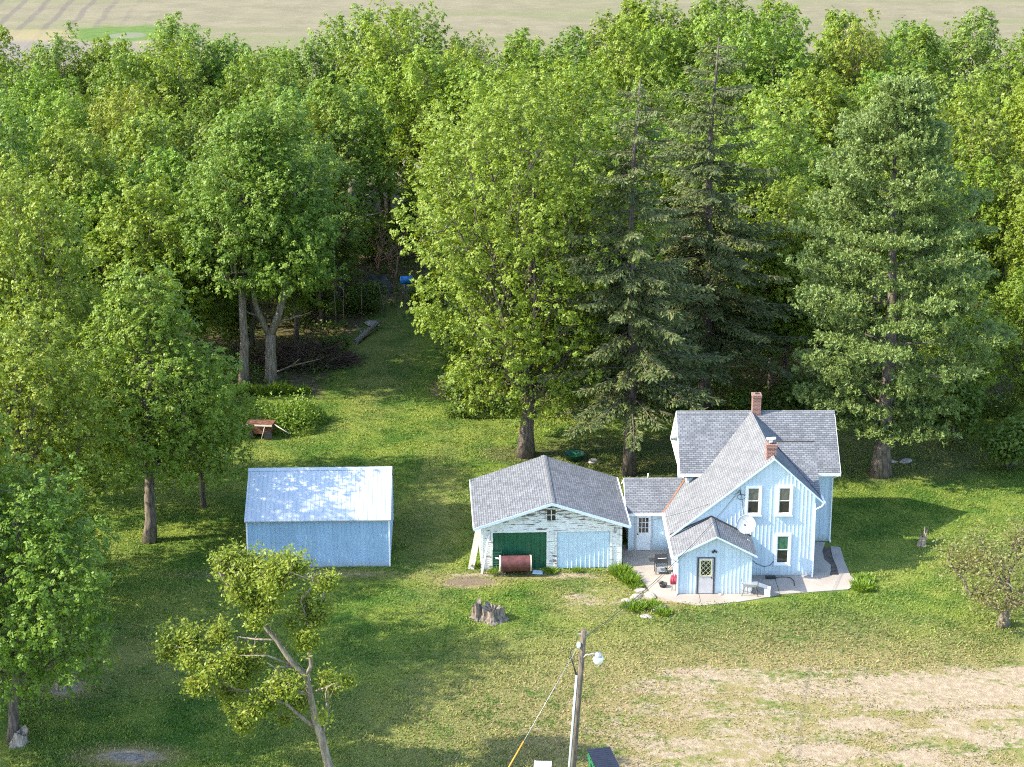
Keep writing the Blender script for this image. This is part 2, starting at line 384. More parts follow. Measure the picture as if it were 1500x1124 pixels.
def arr_mesh(name, V, k, mat):
    V = np.ascontiguousarray(V.reshape(-1, 3), dtype=F4); nv = len(V)
    me = bpy.data.meshes.new(name); me.vertices.add(nv); me.vertices.foreach_set('co', V.ravel())
    me.loops.add(nv); me.loops.foreach_set('vertex_index', np.arange(nv, dtype=np.int32))
    me.polygons.add(nv//k); me.polygons.foreach_set('loop_start', np.arange(0, nv, k, dtype=np.int32))
    me.update(calc_edges=True); me.materials.append(M[mat]); return me
def link(name, me, parent=None):
    o = bpy.data.objects.new(name, me); COL.objects.link(o)
    if parent is not None: o.parent = parent
    return o
def nrm(a): return a/np.maximum(np.linalg.norm(a, axis=-1, keepdims=True), 1e-9)
def leaf_quads(C, N, S, rng, asp=.62):
    N = nrm(N); T = nrm(np.cross(N, rng.normal(size=C.shape))); B = np.cross(N, T); h = (S*.5)[:, None]
    return np.stack([C-T*h, C-B*h*asp, C+T*h, C+B*h*asp], 1)
def blade_quads(C, T, N, L, W):
    T = nrm(T); B = nrm(np.cross(T, N)); L = L[:, None]; W = (W*.5)[:, None]
    return np.stack([C, C+T*L*.45-B*W, C+T*L, C+T*L*.45+B*W], 1)

# ------------------------------------------------------------------ camera, world, sun
cam = bpy.data.cameras.new('camera'); co = bpy.data.objects.new('camera', cam); COL.objects.link(co)
co.location = (0, 0, 41.36); co.rotation_euler = (R_(72), 0, 0); cam.lens = 70.0; cam.sensor_width = 36; cam.clip_end = 6000; cam.clip_start = .5
sc.camera = co
SUN_EL, SUN_AZ = 38.5, 191.0       # direction towards the sun, degrees ccw from +X
w = bpy.data.worlds.new('World'); sc.world = w; w.use_nodes = True
bg = w.node_tree.nodes['Background']; sky = w.node_tree.nodes.new('ShaderNodeTexSky'); sky.sky_type = 'NISHITA'; sky.sun_disc = False
sky.sun_elevation = R_(SUN_EL); sky.sun_rotation = R_(90-SUN_AZ); sky.air_density = 1.0; sky.dust_density = 1.0; sky.ozone_density = 1.0
w.node_tree.links.new(sky.outputs[0], bg.inputs[0]); bg.inputs[1].default_value = .15
sl = bpy.data.lights.new('sun', 'SUN'); so = bpy.data.objects.new('sun', sl); COL.objects.link(so)
sl.energy = 2.75; sl.angle = R_(.53); sl.color = (1, .91, .75)
d = Vector((cos(R_(SUN_EL))*cos(R_(SUN_AZ)), cos(R_(SUN_EL))*sin(R_(SUN_AZ)), sin(R_(SUN_EL))))
so.rotation_euler = d.to_track_quat('Z', 'Y').to_euler(); so.location = d*120
vs = sc.view_settings; vs.view_transform = 'Standard'; vs.look = 'None'; vs.exposure = 2.05; vs.gamma = 1; vs.use_curve_mapping = False
sc.cycles.max_bounces = 6; sc.cycles.diffuse_bounces = 4; sc.cycles.filter_width = 1.1; sc.cycles.transmission_bounces = 3; sc.cycles.glossy_bounces = 2
sc.cycles.use_denoising = False

# ------------------------------------------------------------------ ground and field
b = MB(); b.poly([(-3000,-500,0),(3000,-500,0),(3000,4500,0),(-3000,4500,0)]); tag(b.build('lawn', 'ground'), kind='structure')
b = MB()
edge = [(-400+40*i, 193+2.5*sin(i*1.7)) for i in range(21)]
for i in range(20): b.poly([(edge[i][0], edge[i][1], .012), (edge[i+1][0], edge[i+1][1], .012), (edge[i+1][0]*2.2, 1200, .012), (edge[i][0]*2.2, 1200, .012)])
tag(b.build('farm_field', 'field'), kind='structure')

# ------------------------------------------------------------------ walls
def ribs(b, u0, u1, pitch, top, z0, opens, to3d, w=.05, pr=.02, m=0):
    """standing ribs of sheet-metal siding, broken at openings"""
    u = u0
    while u <= u1+1e-6:
        zt = min(top(u-w/2), top(u+w/2)); iv = [(z0, zt)]
        for (a, c, lo, hi) in opens:
            if a-w/2 < u < c+w/2:
                nv = []
                for (p, q) in iv:
                    if hi <= p or lo >= q: nv.append((p, q)); continue
                    if lo > p: nv.append((p, lo))
                    if hi < q: nv.append((hi, q))
                iv = nv
        for (p, q) in iv:
            if q-p < .05: continue
            A = [to3d(u-w/2, z, 0) for z in (p, q)]; B = [to3d(u-w*.22, z, pr) for z in (p, q)]
            C = [to3d(u+w*.22, z, pr) for z in (p, q)]; D = [to3d(u+w/2, z, 0) for z in (p, q)]
            for X, Y in ((A, B), (B, C), (C, D)): b.poly([X[0], Y[0], Y[1], X[1]], m=m)
            b.poly([A[1], B[1], C[1], D[1]], m=m)
        u += pitch

def sash_window(parent, x0, x1, z0, z1, y=0, g1='glass', g2='glass', fr=.12):
    """double-hung window set on a wall that faces -y: casing (frame), sashes, two panes, sill"""
    b = MB()
    b.box(x0, x0+fr, y-.05, y+.02, z0, z1); b.box(x1-fr, x1, y-.05, y+.02, z0, z1)
    b.box(x0+fr, x1-fr, y-.05, y+.02, z1-fr, z1); b.box(x0+fr, x1-fr, y-.05, y+.02, z0, z0+fr*.8)
    wdw = b.build('window', 'white_trim', parent)
    zi0, zi1 = z0+fr*.8, z1-fr; xm0, xm1 = x0+fr, x1-fr; zm = (zi0+zi1)/2
    s = MB()
    for (p, q, yy) in ((zm-.03, zi1, y-.03), (zi0, zm+.03, y-.018)):
        for (a, c, e, f) in ((xm0, xm0+.045, p, q), (xm1-.045, xm1, p, q), (xm0+.045, xm1-.045, p, p+.05), (xm0+.045, xm1-.045, q-.045, q)):
            s.box(a, c, yy, yy+.016, e, f)
    s.build('sash', 'white_trim', wdw)
    for (p, q, yy, g) in ((zm, zi1, y-.022, g1), (zi0, zm, y-.01, g2)):
        k = MB(); k.poly([(xm0+.02, yy, p+.01), (xm1-.02, yy, p+.01), (xm1-.02, yy, q-.01), (xm0+.02, yy, q-.01)]); k.build('pane', g, wdw)
    k = MB(); k.box(x0-.03, x1+.03, y-.10, y+.02, z0-.05, z0-.002); k.build('sill', 'pale_trim', wdw)
    return wdw

# ------------------------------------------------------------------ metal shed
sh = thing('metal_shed', 'pale blue sheet metal shed with a shiny unshingled metal roof, left of the garage', 'shed', (-13.789, 96.049, 0), R_(1.855))
SW, SD, SE, SR = 7.398, 6.44, 2.70, 4.30
b = MB()
b.poly([(0,0,0),(SW,0,0),(SW,0,SE),(0,0,SE)]); b.poly([(0,SD,0),(SW,SD,0),(SW,SD,SE),(0,SD,SE)])
for x in (0, SW): b.poly([(x,0,0),(x,SD,0),(x,SD,SE),(x,SD/2,SR-.03),(x,0,SE)])
ribs(b, .12, SW-.06, .23, lambda u: SE-.03, .0, [], lambda u, z, o: (u, -o, z), .045, .02)
ribs(b, .12, SD-.06, .23, lambda u: SE+(SR-SE)*(1-abs(u-SD/2)/(SD/2))-.06, .0, [], lambda u, z, o: (-o, u, z), .045, .02)
ribs(b, .12, SD-.06, .23, lambda u: SE+(SR-SE)*(1-abs(u-SD/2)/(SD/2))-.06, .0, [], lambda u, z, o: (SW+o, u, z), .045, .02)
b.build('wall', 'shed_siding', sh)
for x in (-.035, SW-.045):
    for y in (-.035, SD-.045): b = MB(); b.box(x, x+.08, y, y+.08, 0, SE-.03); b.build('corner_trim', 'white_metal', sh)
b = MB(); sl_ = (SR-SE)/(SD/2); oh = .14
for sgn in (0, 1):
    f = (lambda y: y) if not sgn else (lambda y: SD-y)
    z0 = SE-oh*sl_+.05
    pts = [(-.10, f(-oh), z0), (SW+.10, f(-oh), z0), (SW+.10, f(SD/2), SR+.05), (-.10, f(SD/2), SR+.05)]
    b.slab(pts if not sgn else pts[::-1], .03)
    x = .05
    while x < SW:
        A = [(x-.025, f(-oh), z0), (x+.025, f(-oh), z0), (x+.025, f(SD/2), SR+.05), (x-.025, f(SD/2), SR+.05)]
        up = Vector((0, 0, .022)); P = [Vector(p) for p in A]
        q = [P[0]+Vector((.013,0,.022)), P[1]+Vector((-.013,0,.022)), P[2]+Vector((-.013,0,.022)), P[3]+Vector((.013,0,.022))]
        b.poly([P[0], q[0], q[3], P[3]]); b.poly(q); b.poly([q[1], P[1], P[2], q[2]]); b.poly([P[0], P[1], q[1], q[0]])
        x += .23
rf = b.build('roof', 'galvanised', sh)
b = MB()
for f in (-1, 1): b.slab([(-.12, SD/2, SR+.085), (-.12, SD/2+f*.2, SR+.085-.2*sl_), (SW+.12, SD/2+f*.2, SR+.085-.2*sl_), (SW+.12, SD/2, SR+.085)], .012)
b.build('ridge_cap', 'galvanised', rf)
b = MB(); b.box(-.10, SW+.10, -oh-.02, -oh+.0-.002, SE-oh*sl_-.02, SE-oh*sl_+.03); b.build('eave_shade_trim', 'grey_metal', sh)  # trim toned grey to stand for the shade line below the eave

# ------------------------------------------------------------------ garage
ga = thing('garage', 'weathered white two door garage with peeling clapboards and a grey shingle roof', 'garage', (-1.592, 95.745, 0), R_(2.743))
GW, GD, GZ, GR, GO = 7.3, 6.35, 2.60, 3.80, .37
gs = (3.86-2.54)/(GW/2+.38)
def gtop(x): return 2.54+(min(x, GW-x)+.38)*gs-.06
GOP = [(.60, 3.39, -1, 2.11), (3.93, 6.71, -1, 2.10), (3.33, 3.93, 2.66, 3.44)]
b = MB()
b.poly([(0,.08,0),(GW,.08,0),(GW,.08,gtop(GW)),(GW/2,.08,gtop(GW/2)),(0,.08,gtop(0))]); b.poly([(0,GD,0),(GW,GD,0),(GW,GD,gtop(GW)),(GW/2,GD,gtop(GW/2)),(0,GD,gtop(0))])
for x in (.0, GW): b.poly([(x,.08,0),(x,GD,0),(x,GD,gtop(0)),(x,.08,gtop(0))])
def lap(b, z, h, spans, y=0.0):
    for (a, c) in spans:
        if c-a < .04: continue
        b.poly([(a, y-.018, z), (c, y-.018, z), (c, y+.006, z+h), (a, y+.006, z+h)]); b.poly([(a, y-.018, z), (a, y+.08, z), (c, y+.08, z), (c, y-.018, z)])
        b.poly([(a, y-.018, z), (a, y+.006, z+h), (a, y+.08, z+h), (a, y+.08, z)]); b.poly([(c, y-.018, z), (c, y+.08, z), (c, y+.08, z+h), (c, y+.006, z+h)])
z = .06
while z < 3.7:
    lo = 0; zz = z+.118
    if zz > gtop(0): lo = (zz-gtop(0))/gs
    sp = [(lo, GW-lo)] if GW-2*lo > .1 else []
    for (a, c, p, q) in GOP:
        if zz > p+.01 and z < q-.01:
            nv = []
            for (s, e) in sp:
                if c <= s or a >= e: nv.append((s, e)); continue
                if a > s: nv.append((s, a))
                if c < e: nv.append((c, e))
            sp = nv
    lap(b, z, .121, sp); z += .118
for x, sg in ((0, -1), (GW, 1)):   # side clapboards
    z = .06
    while z < gtop(0)-.05:
        b.poly([(x+sg*.02, .08, z), (x+sg*.02, GD, z), (x, GD, z+.12), (x, .08, z+.12)]); z += .118
gw = b.build('wall', 'peel', ga)
for (a, c) in ((-.03, .10), (GW-.10, GW+.03)): b = MB(); b.box(a, c, -.045, -.02, .03, gtop(0)-.02); b.build('corner_board', 'peel', gw)
b = MB()
for (a, c, p, q) in GOP[:2]:
    b.box(a-.11, a, -.05, .05, .02, q+.12); b.box(c, c+.11, -.05, .05, .02, q+.12); b.box(a, c, -.05, .05, q, q+.12)
b.build('door_casing', 'peel', gw)
def sheet_door(x0, x1, z1, mat, pitch):
    b = MB(); b.poly([(x0,.05,.03),(x1,.05,.03),(x1,.05,z1),(x0,.05,z1)])
    ribs(b, x0+.10, x1-.05, pitch, lambda u: z1-.01, .03, [], lambda u, zz, o: (u, .05-o, zz), .075, .042)
    return b.build('garage_door', mat, ga)
tag(sheet_door(.60, 3.39, 2.11, 'green_metal', .235), 'dark green ribbed metal garage door'); tag(sheet_door(3.93, 6.71, 2.10, 'pale_blue_metal', .235), 'pale blue ribbed metal garage door')
b = MB()
for (a, c, p, q) in ((3.33,3.41,2.66,3.44),(3.85,3.93,2.66,3.44),(3.41,3.85,3.35,3.44),(3.41,3.85,2.66,2.74)): b.box(a, c, -.055, .04, p, q)
b.box(3.29, 3.97, -.10, .0, 3.44, 3.475)
wi = b.build('window', 'peel', ga)
b = MB(); b.box(3.612, 3.648, -.02, .0, 2.74, 3.35); b.box(3.41, 3.612, -.02, .0, 3.03, 3.065); b.box(3.648, 3.85, -.02, .0, 3.03, 3.065); b.build('muntin', 'white_trim', wi)
b = MB(); b.poly([(3.41,.02,2.74),(3.85,.02,2.74),(3.85,.02,3.35),(3.41,.02,3.35)]); b.build('pane', 'glass', wi)
GY0, GY1 = -.42, 6.684
b = MB(); c = GW/2; e = 2.54; r = 3.88
b.slab([(-.38, GY0, e), (c, GY0, r), (c, GY1, r), (-.38, GY1, e)][::-1], .11, 0, 1)
b.slab([(GW+.38, GY0, e), (c, GY0, r), (c, GY1, r), (GW+.38, GY1, e)], .11, 0, 1)
rf = b.build('roof', ['shingle', 'pale_trim'], ga)
b = MB()
for f in (-1, 1): b.slab([(c, GY0-.01, r+.03), (c+f*.16, GY0-.01, r+.03-.16*gs), (c+f*.16, GY1+.01, r+.03-.16*gs), (c, GY1+.01, r+.03)], .02)
b.build('ridge_cap', 'shingle_light', rf)
b = MB()   # bargeboards
for f in (-1, 1):
    x0 = c+f*(c+.40)
    b.prism([(x0, GY0-.025, e-.16), (c, GY0-.025, r-.16), (c, GY0-.025, r-.005), (x0, GY0-.025, e-.005)], (0, .022, 0))
b.build('bargeboard', 'pale_trim', ga)
b = MB(); b.beam((GW+.42, GY0, e-.06), (GW+.42, GY1, e-.06), .07, .10); b.build('gutter', 'white_trim', ga)
b = MB(); b.beam((-.42, GY0, e-.06), (-.42, GY1, e-.06), .04, .10); b.build('gutter', 'white_trim', ga)
b = MB(); b.tube([(6.96,-.06,2.28),(6.96,-.10,2.2),(6.96,-.06,2.02)], .03); b.box(6.90,7.02,-.05,-.022,2.0,2.32); b.build('meter_box', 'grey_metal', ga)

# ------------------------------------------------------------------ farmhouse
HX, HY, HR = 15.521, 95.044, R_(.571)
ho = thing('farmhouse', 'pale blue two storey farmhouse with grey shingle cross gable roofs and brick chimneys', 'house', (HX, HY, 0), HR)
AXF, AXB, ZR = -2.19, -2.46, 6.55         # front-wing ridge
LE = (-7.45, 2.28); RE = (.39, 4.17)      # eaves of the front wing (x, z)
sL = (ZR-LE[1])/(AXF-LE[0]); sR = (ZR-RE[1])/(RE[0]-AXF)
def ftop(x): return (ZR-(AXF-x)*sL if x < AXF else ZR-(x-AXF)*sR)-.13
XL = -7.144
b = MB()
b.poly([(XL,0,0),(0,0,0),(0,0,ftop(0)),(AXF,0,ftop(AXF)),(XL,0,ftop(XL))])
b.poly([(0,0,0),(0,4.683,0),(0,4.683,ftop(0)),(0,0,ftop(0))]); b.poly([(XL,-2.299,0),(XL,4.683,0),(XL,4.683,ftop(XL)),(XL,0,ftop(XL)),(XL,-2.299,2.10)])
WIN = [(-3.60,-2.76,3.40,5.03), (-2.0,-1.17,3.40,5.03), (-2.0,-1.15,.64,2.38)]
ribs(b, XL+.1, -.08, .20, ftop, .04, WIN+[(-7.5,-3.42,0,2.3)], lambda u, z, o: (u, -o, z), .04, .016)
ribs(b, .1, 4.6, .20, lambda u: ftop(0), .04, [], lambda u, z, o: (o, u, z), .04, .016)
ribs(b, -2.2, 3.3, .20, lambda u: 2.06 if u < 0 else ftop(XL)-.05, .04, [], lambda u, z, o: (XL-o, u, z), .04, .016)
# porch walls
PX0, PX1, PY = XL, -3.465, -2.299
PR = (-5.30, 3.30); pe = (-3.22, 2.22); sP = (PR[1]-pe[1])/(pe[0]-PR[0])
def ptop(x): return PR[1]-abs(x-PR[0])*sP-.09
b.poly([(PX0,PY,0),(PX1,PY,0),(PX1,PY,ptop(PX1)),(PR[0],PY,ptop(PR[0])),(PX0,PY,ptop(PX0))]); b.poly([(PX1,PY,0),(PX1,0,0),(PX1,0,ptop(PX1)),(PX1,PY,ptop(PX1))])
PD = (-6.17,-5.34,0,2.06)
ribs(b, PX0+.08, PX1-.05, .20, ptop, .04, [PD, (-9,0,2.05,2.10)], lambda u, z, o: (u, PY-o, z), .04, .016)
ribs(b, PY+.1, -.1, .20, lambda u: ptop(PX1)-.02, .04, [], lambda u, z, o: (PX1+o, u, z), .04, .016)
# breezeway walls
BX0, BY, BZE, BZR = -9.25, 3.394, 2.23, 3.41
b.poly([(BX0,BY,0),(XL,BY,0),(XL,BY,2.2),(BX0,BY,2.2)]); b.poly([(BX0,BY,0),(BX0,BY+4,0),(BX0,BY+4,2.2),(BX0,BY+2,3.25),(BX0,BY,2.2)]); b.poly([(BX0,BY+4,0),(-6.1,BY+4,0),(-6.1,BY+4,2.2),(BX0,BY+4,2.2)])
ribs(b, -8.0, XL-.06, .28, lambda u: 2.16, .04, [], lambda u, z, o: (u, BY-o, z), .04, .016)
ribs(b, BY+.2, BY+3.9, .28, lambda u: 2.2, .04, [], lambda u, z, o: (BX0-o, u, z), .04, .016)
# back wing walls
WX0, WX1, WY0, WY1, WZ = -6.13, 1.652, 4.683, 9.904, 4.10; sB = .873; ym = (WY0+WY1)/2
def wtop(y): return 6.56-abs(y-ym)*sB-.12
b.poly([(WX0,WY0,0),(WX1,WY0,0),(WX1,WY0,wtop(WY0)),(WX0,WY0,wtop(WY0))]); b.poly([(WX0,WY1,0),(WX1,WY1,0),(WX1,WY1,wtop(WY1)),(WX0,WY1,wtop(WY1))])
for x in (WX0, WX1): b.poly([(x,WY0,0),(x,WY1,0),(x,WY1,wtop(WY1)),(x,ym,wtop(ym)),(x,WY0,wtop(WY0))])
ribs(b, .12, WX1-.08, .20, lambda u: wtop(WY0), .04, [], lambda u, z, o: (u, WY0-o, z), .04, .016)
ribs(b, WX0+.1, -5.4, .20, lambda u: wtop(WY0), 2.4, [], lambda u, z, o: (u, WY0-o, z), .04, .016)
ribs(b, WY0+.1, WY1-.05, .20, wtop, .04, [], lambda u, z, o: (WX1+o, u, z), .04, .016)
ribs(b, WY0+.1, WY1-.05, .20, wtop, .04, [], lambda u, z, o: (WX0-o, u, z), .04, .016)
b.build('wall', 'blue_siding', ho)
# corner trims
for (x, y, z1) in ((-.02,-.03,4.02),(PX0-.02,PY-.03,2.0),(PX1-.03,PY-.03,2.0),(WX1-.03,WY0-.03,4.0),(BX0-.02,BY-.03,2.15)): b = MB(); b.box(x-.03, x+.06, y, y+.08, .02, z1); b.build('corner_trim', 'pale_trim', ho)
b = MB(); b.box(PX0, PX1, PY-.03, PY-.003, 2.055, 2.085); b.build('siding_seam', 'pale_trim', ho)
# roofs
def zl(x): return ZR-(AXF-x)*sL
def zr(x): return ZR-(x-AXF)*sR
rb = MB()
rb.slab([(-7.45,-.14,zl(-7.45)), (AXF,-.14,ZR), (AXB,7.4,ZR), (-5.25,5.1,zl(-5.25)), (-6.05,5.45,zl(-6.05)), (-7.45,3.35,zl(-7.45))][::1], .10, 1, 2)
rb.slab([(AXF,-.14,ZR), (RE[0],-.14,RE[1]), (RE[0],4.65,RE[1]), (AXB,7.4,ZR)], .10, 0, 2)
ze = 6.56-(ym-4.38)*sB
rb.slab([(WX0-.39,4.38,ze), (WX1+.39,4.38,ze), (WX1+.39,ym,6.56), (WX0-.39,ym,6.56)], .10, 0, 2)
rb.slab([(WX1+.39,WY1+.3,ze), (WX0-.39,WY1+.3,ze), (WX0-.39,ym,6.56), (WX1+.39,ym,6.56)], .10, 0, 2)
# breezeway roof runs into the front wing
rb.slab([(-9.45,BY-.2,BZE), (-7.52,BY-.2,BZE), (-6.08,BY+2,BZR), (-9.45,BY+2,BZR)], .09, 0, 2)
rb.slab([(-6.5,BY+4.2,BZE), (-9.45,BY+4.2,BZE), (-9.45,BY+2,BZR), (-6.08,BY+2,BZR)], .09, 0, 2)
# porch roof
rb.slab([(-7.42,PY-.3,PR[1]-(PR[0]+7.42)*sP), (PR[0],PY-.3,PR[1]), (PR[0],-.002,PR[1]), (-7.42,-.002,PR[1]-(PR[0]+7.42)*sP)], .08, 1, 2)
rb.slab([(PR[0],PY-.3,PR[1]), (pe[0],PY-.3,pe[1]), (pe[0],-.03,pe[1]), (PR[0],-.03,PR[1])], .08, 0, 2)
rf = rb.build('roof', ['shingle', 'shingle_light', 'white_trim'], ho)
def cap(a, c, off, dz):
    b = MB(); a, c = Vector(a), Vector(c)
    for s in (-1, 1):
        o = Vector(off)*s+Vector((0, 0, -dz)); u = Vector((0, 0, .028)); b.slab([a+u, c+u, c+o+u, a+o+u] if s < 0 else [a+u, a+o+u, c+o+u, c+u], .018)
    b.build('ridge_cap', 'shingle_light', rf)
cap((AXF,-.15,ZR), (AXB,7.2,ZR), (.16,0,0), .14); cap((WX0-.4,ym,6.56), (WX1+.4,ym,6.56), (0,.17,0), .15)
cap((PR[0],PY-.31,PR[1]), (PR[0],-.04,PR[1]), (.14,0,0), .07); cap((-9.46,BY+2,BZR), (-6.3,BY+2,BZR), (0,.15,0), .08)
b = MB()    # dark valley flashings
b.beam((-7.50,BY-.2,BZE+.03), (-6.1,BY+1.98,BZR+.03), .10, .03); b.build('valley_flashing', 'flashing', rf)
b = MB(); b.beam((-7.40,-.05,2.36), (PR[0],-.05,3.36), .10, .05); b.beam((PR[0],-.05,3.36), (pe[0],-.05,2.27), .07, .05); b.build('wall_flashing', 'dark_seam', rf)
b = MB(); b.beam((WX0-.2,4.40,ze-.14),(-5.2,4.40,ze-.14),.03,.16); b.build('wall_flashing', 'dark_seam', rf)
# shingled cricket over the right-hand slope
b = MB()
B0, T2, T1 = (.37,.55,4.24), (.37,3.4,6.14), (-1.72,3.4,6.14); L0, L1 = (.37,3.46,4.16), (-1.72,3.46,6.0)
b.poly([B0,T2,T1]); b.poly([B0,L0,(.37,3.46,6.12),T2]); b.poly([T1,T2,(.37,3.46,6.12),(-1.72,3.46,6.12)]); b.poly([L1,(-1.72,3.46,6.12),(.37,3.46,6.12),L0]); b.poly([B0,T1,(-1.72,3.46,6.12),L1])
dm = b.build('roof_dormer', 'shingle', ho)
b = MB(); b.beam((-1.75,3.44,6.17), (.40,3.44,6.17), .10, .05); b.build('shade_edge', 'dark_seam', dm)  # dark strip standing in for the shaded line along the cricket's top edge
# rake boards, fascia
def rake(p, q, y, h=.16, th=.03):
    h *= .72
    b = MB(); b.prism([(p[0],y,p[1]-h), (q[0],y,q[1]-h), (q[0],y,q[1]-.004), (p[0],y,p[1]-.004)], (0, -th, 0)); b.build('rake_board', 'pale_trim', ho)
rake((-7.45,zl(-7.45)), (AXF,ZR), -.142, .15); rake((AXF,ZR), (RE[0]+.02,RE[1]-.02), -.142, .15)
rake((-7.42,PR[1]-(PR[0]+7.42)*sP), PR, PY-.302, .13); rake(PR, pe, PY-.302, .13)
b = MB(); b.box(WX0-.39, WX1+.39, 4.355, 4.378, ze-.16, ze+.0); b.build('fascia', 'white_trim', ho)
b = MB(); b.box(-9.45, -7.5, BY-.225, BY-.203, BZE-.14, BZE); b.build('fascia', 'white_trim', ho)
for x in (WX0-.415, WX1+.392):
    for sg in (-1, 1):
        b = MB(); y1 = ym+sg*(ym-4.38); b.prism([(x,y1,ze-.2),(x,ym,6.36),(x,ym,6.555),(x,y1,ze-.005)], (.022,0,0)); b.build('rake_board', 'white_trim', ho)
b = MB(); b.prism([(-9.475,BY-.2,BZE-.15),(-9.475,BY+2,BZR-.15),(-9.475,BY+2,BZR-.005),(-9.475,BY-.2,BZE-.005)], (.022,0,0)); b.build('rake_board', 'white_trim', ho)
b = MB(); b.box(WX0-.388, WX0, 4.4, WY1+.28, ze-.14, ze-.115) ; b.build('soffit', 'white_trim', ho)
# gutters and downspouts
b = MB()
b.beam((-7.50,-2.6,2.16), (-7.50,3.2,2.20), .12, .13); b.build('gutter', 'white_trim', ho)
b = MB(); b.tube([(-7.48,-2.5,2.08),(-7.40,-2.5,1.98),(-7.17,-2.36,1.75),(-7.17,-2.36,.1),(-7.3,-2.6,.05)], .045); b.build('downspout', 'white_trim', ho)
b = MB(); b.beam((RE[0]+.05,-.15,RE[1]-.07), (RE[0]+.05,4.4,RE[1]-.07), .11, .12); b.build('gutter', 'white_trim', ho)
b = MB(); b.tube([(RE[0]+.05,-.06,RE[1]-.12),(RE[0]-.05,-.06,RE[1]-.28),(.02,-.06,RE[1]-.45),(.03,-.06,2.0),(.03,-.06,.15),(-.02,-.3,.06)], .042); b.build('downspout', 'white_trim', ho)
b = MB(); b.tube([(WX1+.33,4.33,ze-.1),(WX1+.02,4.62,ze-.35),(WX1+.02,4.62,.15),(WX1+.03,4.4,.06)], .045); b.build('downspout', 'white_trim', ho)
# chimneys
def chimney(cx, cy, wx, wy, z0, z1, lab):
    b = MB(); b.box(cx-wx/2, cx+wx/2, cy-wy/2, cy+wy/2, z0, z1-.16); b.box(cx-wx/2-.03, cx+wx/2+.03, cy-wy/2-.03, cy+wy/2+.03, z1-.16, z1)
    c = b.build('chimney', 'brick', ho); c['label'] = lab
    k = MB(); k.box(cx-.09, cx+.09, cy-.09, cy+.09, z1, z1+.07); k.build('flue', 'dark_seam', c); return c
chimney(-2.20, 7.32, .46, .5, 6.1, 7.52, 'tall weathered red brick chimney')
ch = chimney(-2.30, .55, .50, .5, 5.9, 7.10, 'short red brick chimney near the front gable')
k = MB(); k.tube([(-2.32,.55,7.15),(-2.32,.55,7.30)], .10, 10); k.slab([(-2.56,.35,7.36),(-2.1,.35,7.42),(-2.04,.8,7.36),(-2.52,.8,7.33)], .03); k.build('chimney_cap', 'white_metal', ch)
k = MB(); k.prism([(-2.66,.24,5.98),(-2.2,.24,6.62),(-1.9,.24,6.25),(-1.93,.24,6.1),(-2.2,.24,6.42),(-2.62,.24,5.9)], (0,.05,0)); k.build('base_flashing', 'dark_seam', ch)
# windows and doors
sash_window(ho, *WIN[0], -.024, 'olive_reflection_glass', 'glass'); sash_window(ho, *WIN[1], -.024, 'olive_reflection_glass', 'glass'); sash_window(ho, *WIN[2], -.024, 'green_glass', 'glass')
b = MB(); b.box(PD[0]+.05, PD[1]-.05, PY-.05, PY+.02, .09, 2.0); d1 = b.build('door', 'grey_door', ho); d1['label'] = 'grey porch door with a diamond lattice window'
b = MB(); b.box(PD[0]-.03, PD[0]+.05, PY-.06, PY+.02, .02, 2.06); b.box(PD[1]-.05, PD[1]+.03, PY-.06, PY+.02, .02, 2.06); b.box(PD[0]+.05, PD[1]-.05, PY-.06, PY+.02, 2.0, 2.06); b.build('door_frame', 'dark_seam', d1)
b = MB()
x0, x1, z0, z1 = -6.07, -5.47, 1.03, 1.94
for q in ((x0,x0+.05,z0,z1),(x1-.05,x1,z0,z1),(x0+.05,x1-.05,z0,z0+.05),(x0+.05,x1-.05,z1-.05,z1)): b.box(q[0],q[1],PY-.075,PY-.05,q[2],q[3])
ix0, ix1, iz0, iz1 = x0+.05, x1-.05, z0+.05, z1-.05; nx, nz = 2, 3
for i in range(nx):
    for j in range(nz):
        ax, bx = ix0+(ix1-ix0)*i/nx, ix0+(ix1-ix0)*(i+1)/nx; az, bz = iz0+(iz1-iz0)*j/nz, iz0+(iz1-iz0)*(j+1)/nz
        b.beam((ax,PY-.066,az),(bx,PY-.066,bz),.014,.028,up=(0,1,0)); b.beam((ax,PY-.062,bz),(bx,PY-.062,az),.014,.028,up=(0,1,0))
b.build('lattice', 'cream', d1)
b = MB(); b.poly([(ix0,PY-.053,iz0),(ix1,PY-.053,iz0),(ix1,PY-.053,iz1),(ix0,PY-.053,iz1)]); b.build('pane', 'glass', d1)
b = MB(); b.tube([(-5.47,PY-.05,.95),(-5.47,PY-.12,.95)], .03); b.build('handle', 'dark_metal', d1)
b = MB(); b.box(-8.86,-8.10,BY-.04,BY+.02,.08,2.03); d2 = b.build('door', 'door_paint', ho); d2['label'] = 'pale door with a nine pane window beside the garage'
b = MB(); b.box(-8.95,-8.87,BY-.05,BY+.02,.02,2.10); b.box(-8.09,-8.03,BY-.05,BY+.02,.02,2.10); b.box(-8.87,-8.09,BY-.05,BY+.02,2.035,2.10); b.build('door_frame', 'grey_door', d2)
b = MB(); b.poly([(-8.76,BY-.043,1.07),(-8.21,BY-.043,1.07),(-8.21,BY-.043,1.94),(-8.76,BY-.043,1.94)]); b.build('pane', 'glass', d2)
b = MB()
for i in range(4): x = -8.77+i*.183; b.box(x-.014,x+.014,BY-.062,BY-.045,1.06,1.95)
for j in range(4): z = 1.07+j*.29; b.box(-8.79,-8.19,BY-.064,BY-.0621,z-.014,z+.014)
b.build('muntin', 'white_trim', d2)
b = MB(); b.tube([(-8.80,BY-.04,1.0),(-8.80,BY-.11,1.0)], .035); b.build('handle', 'dark_metal', d2)
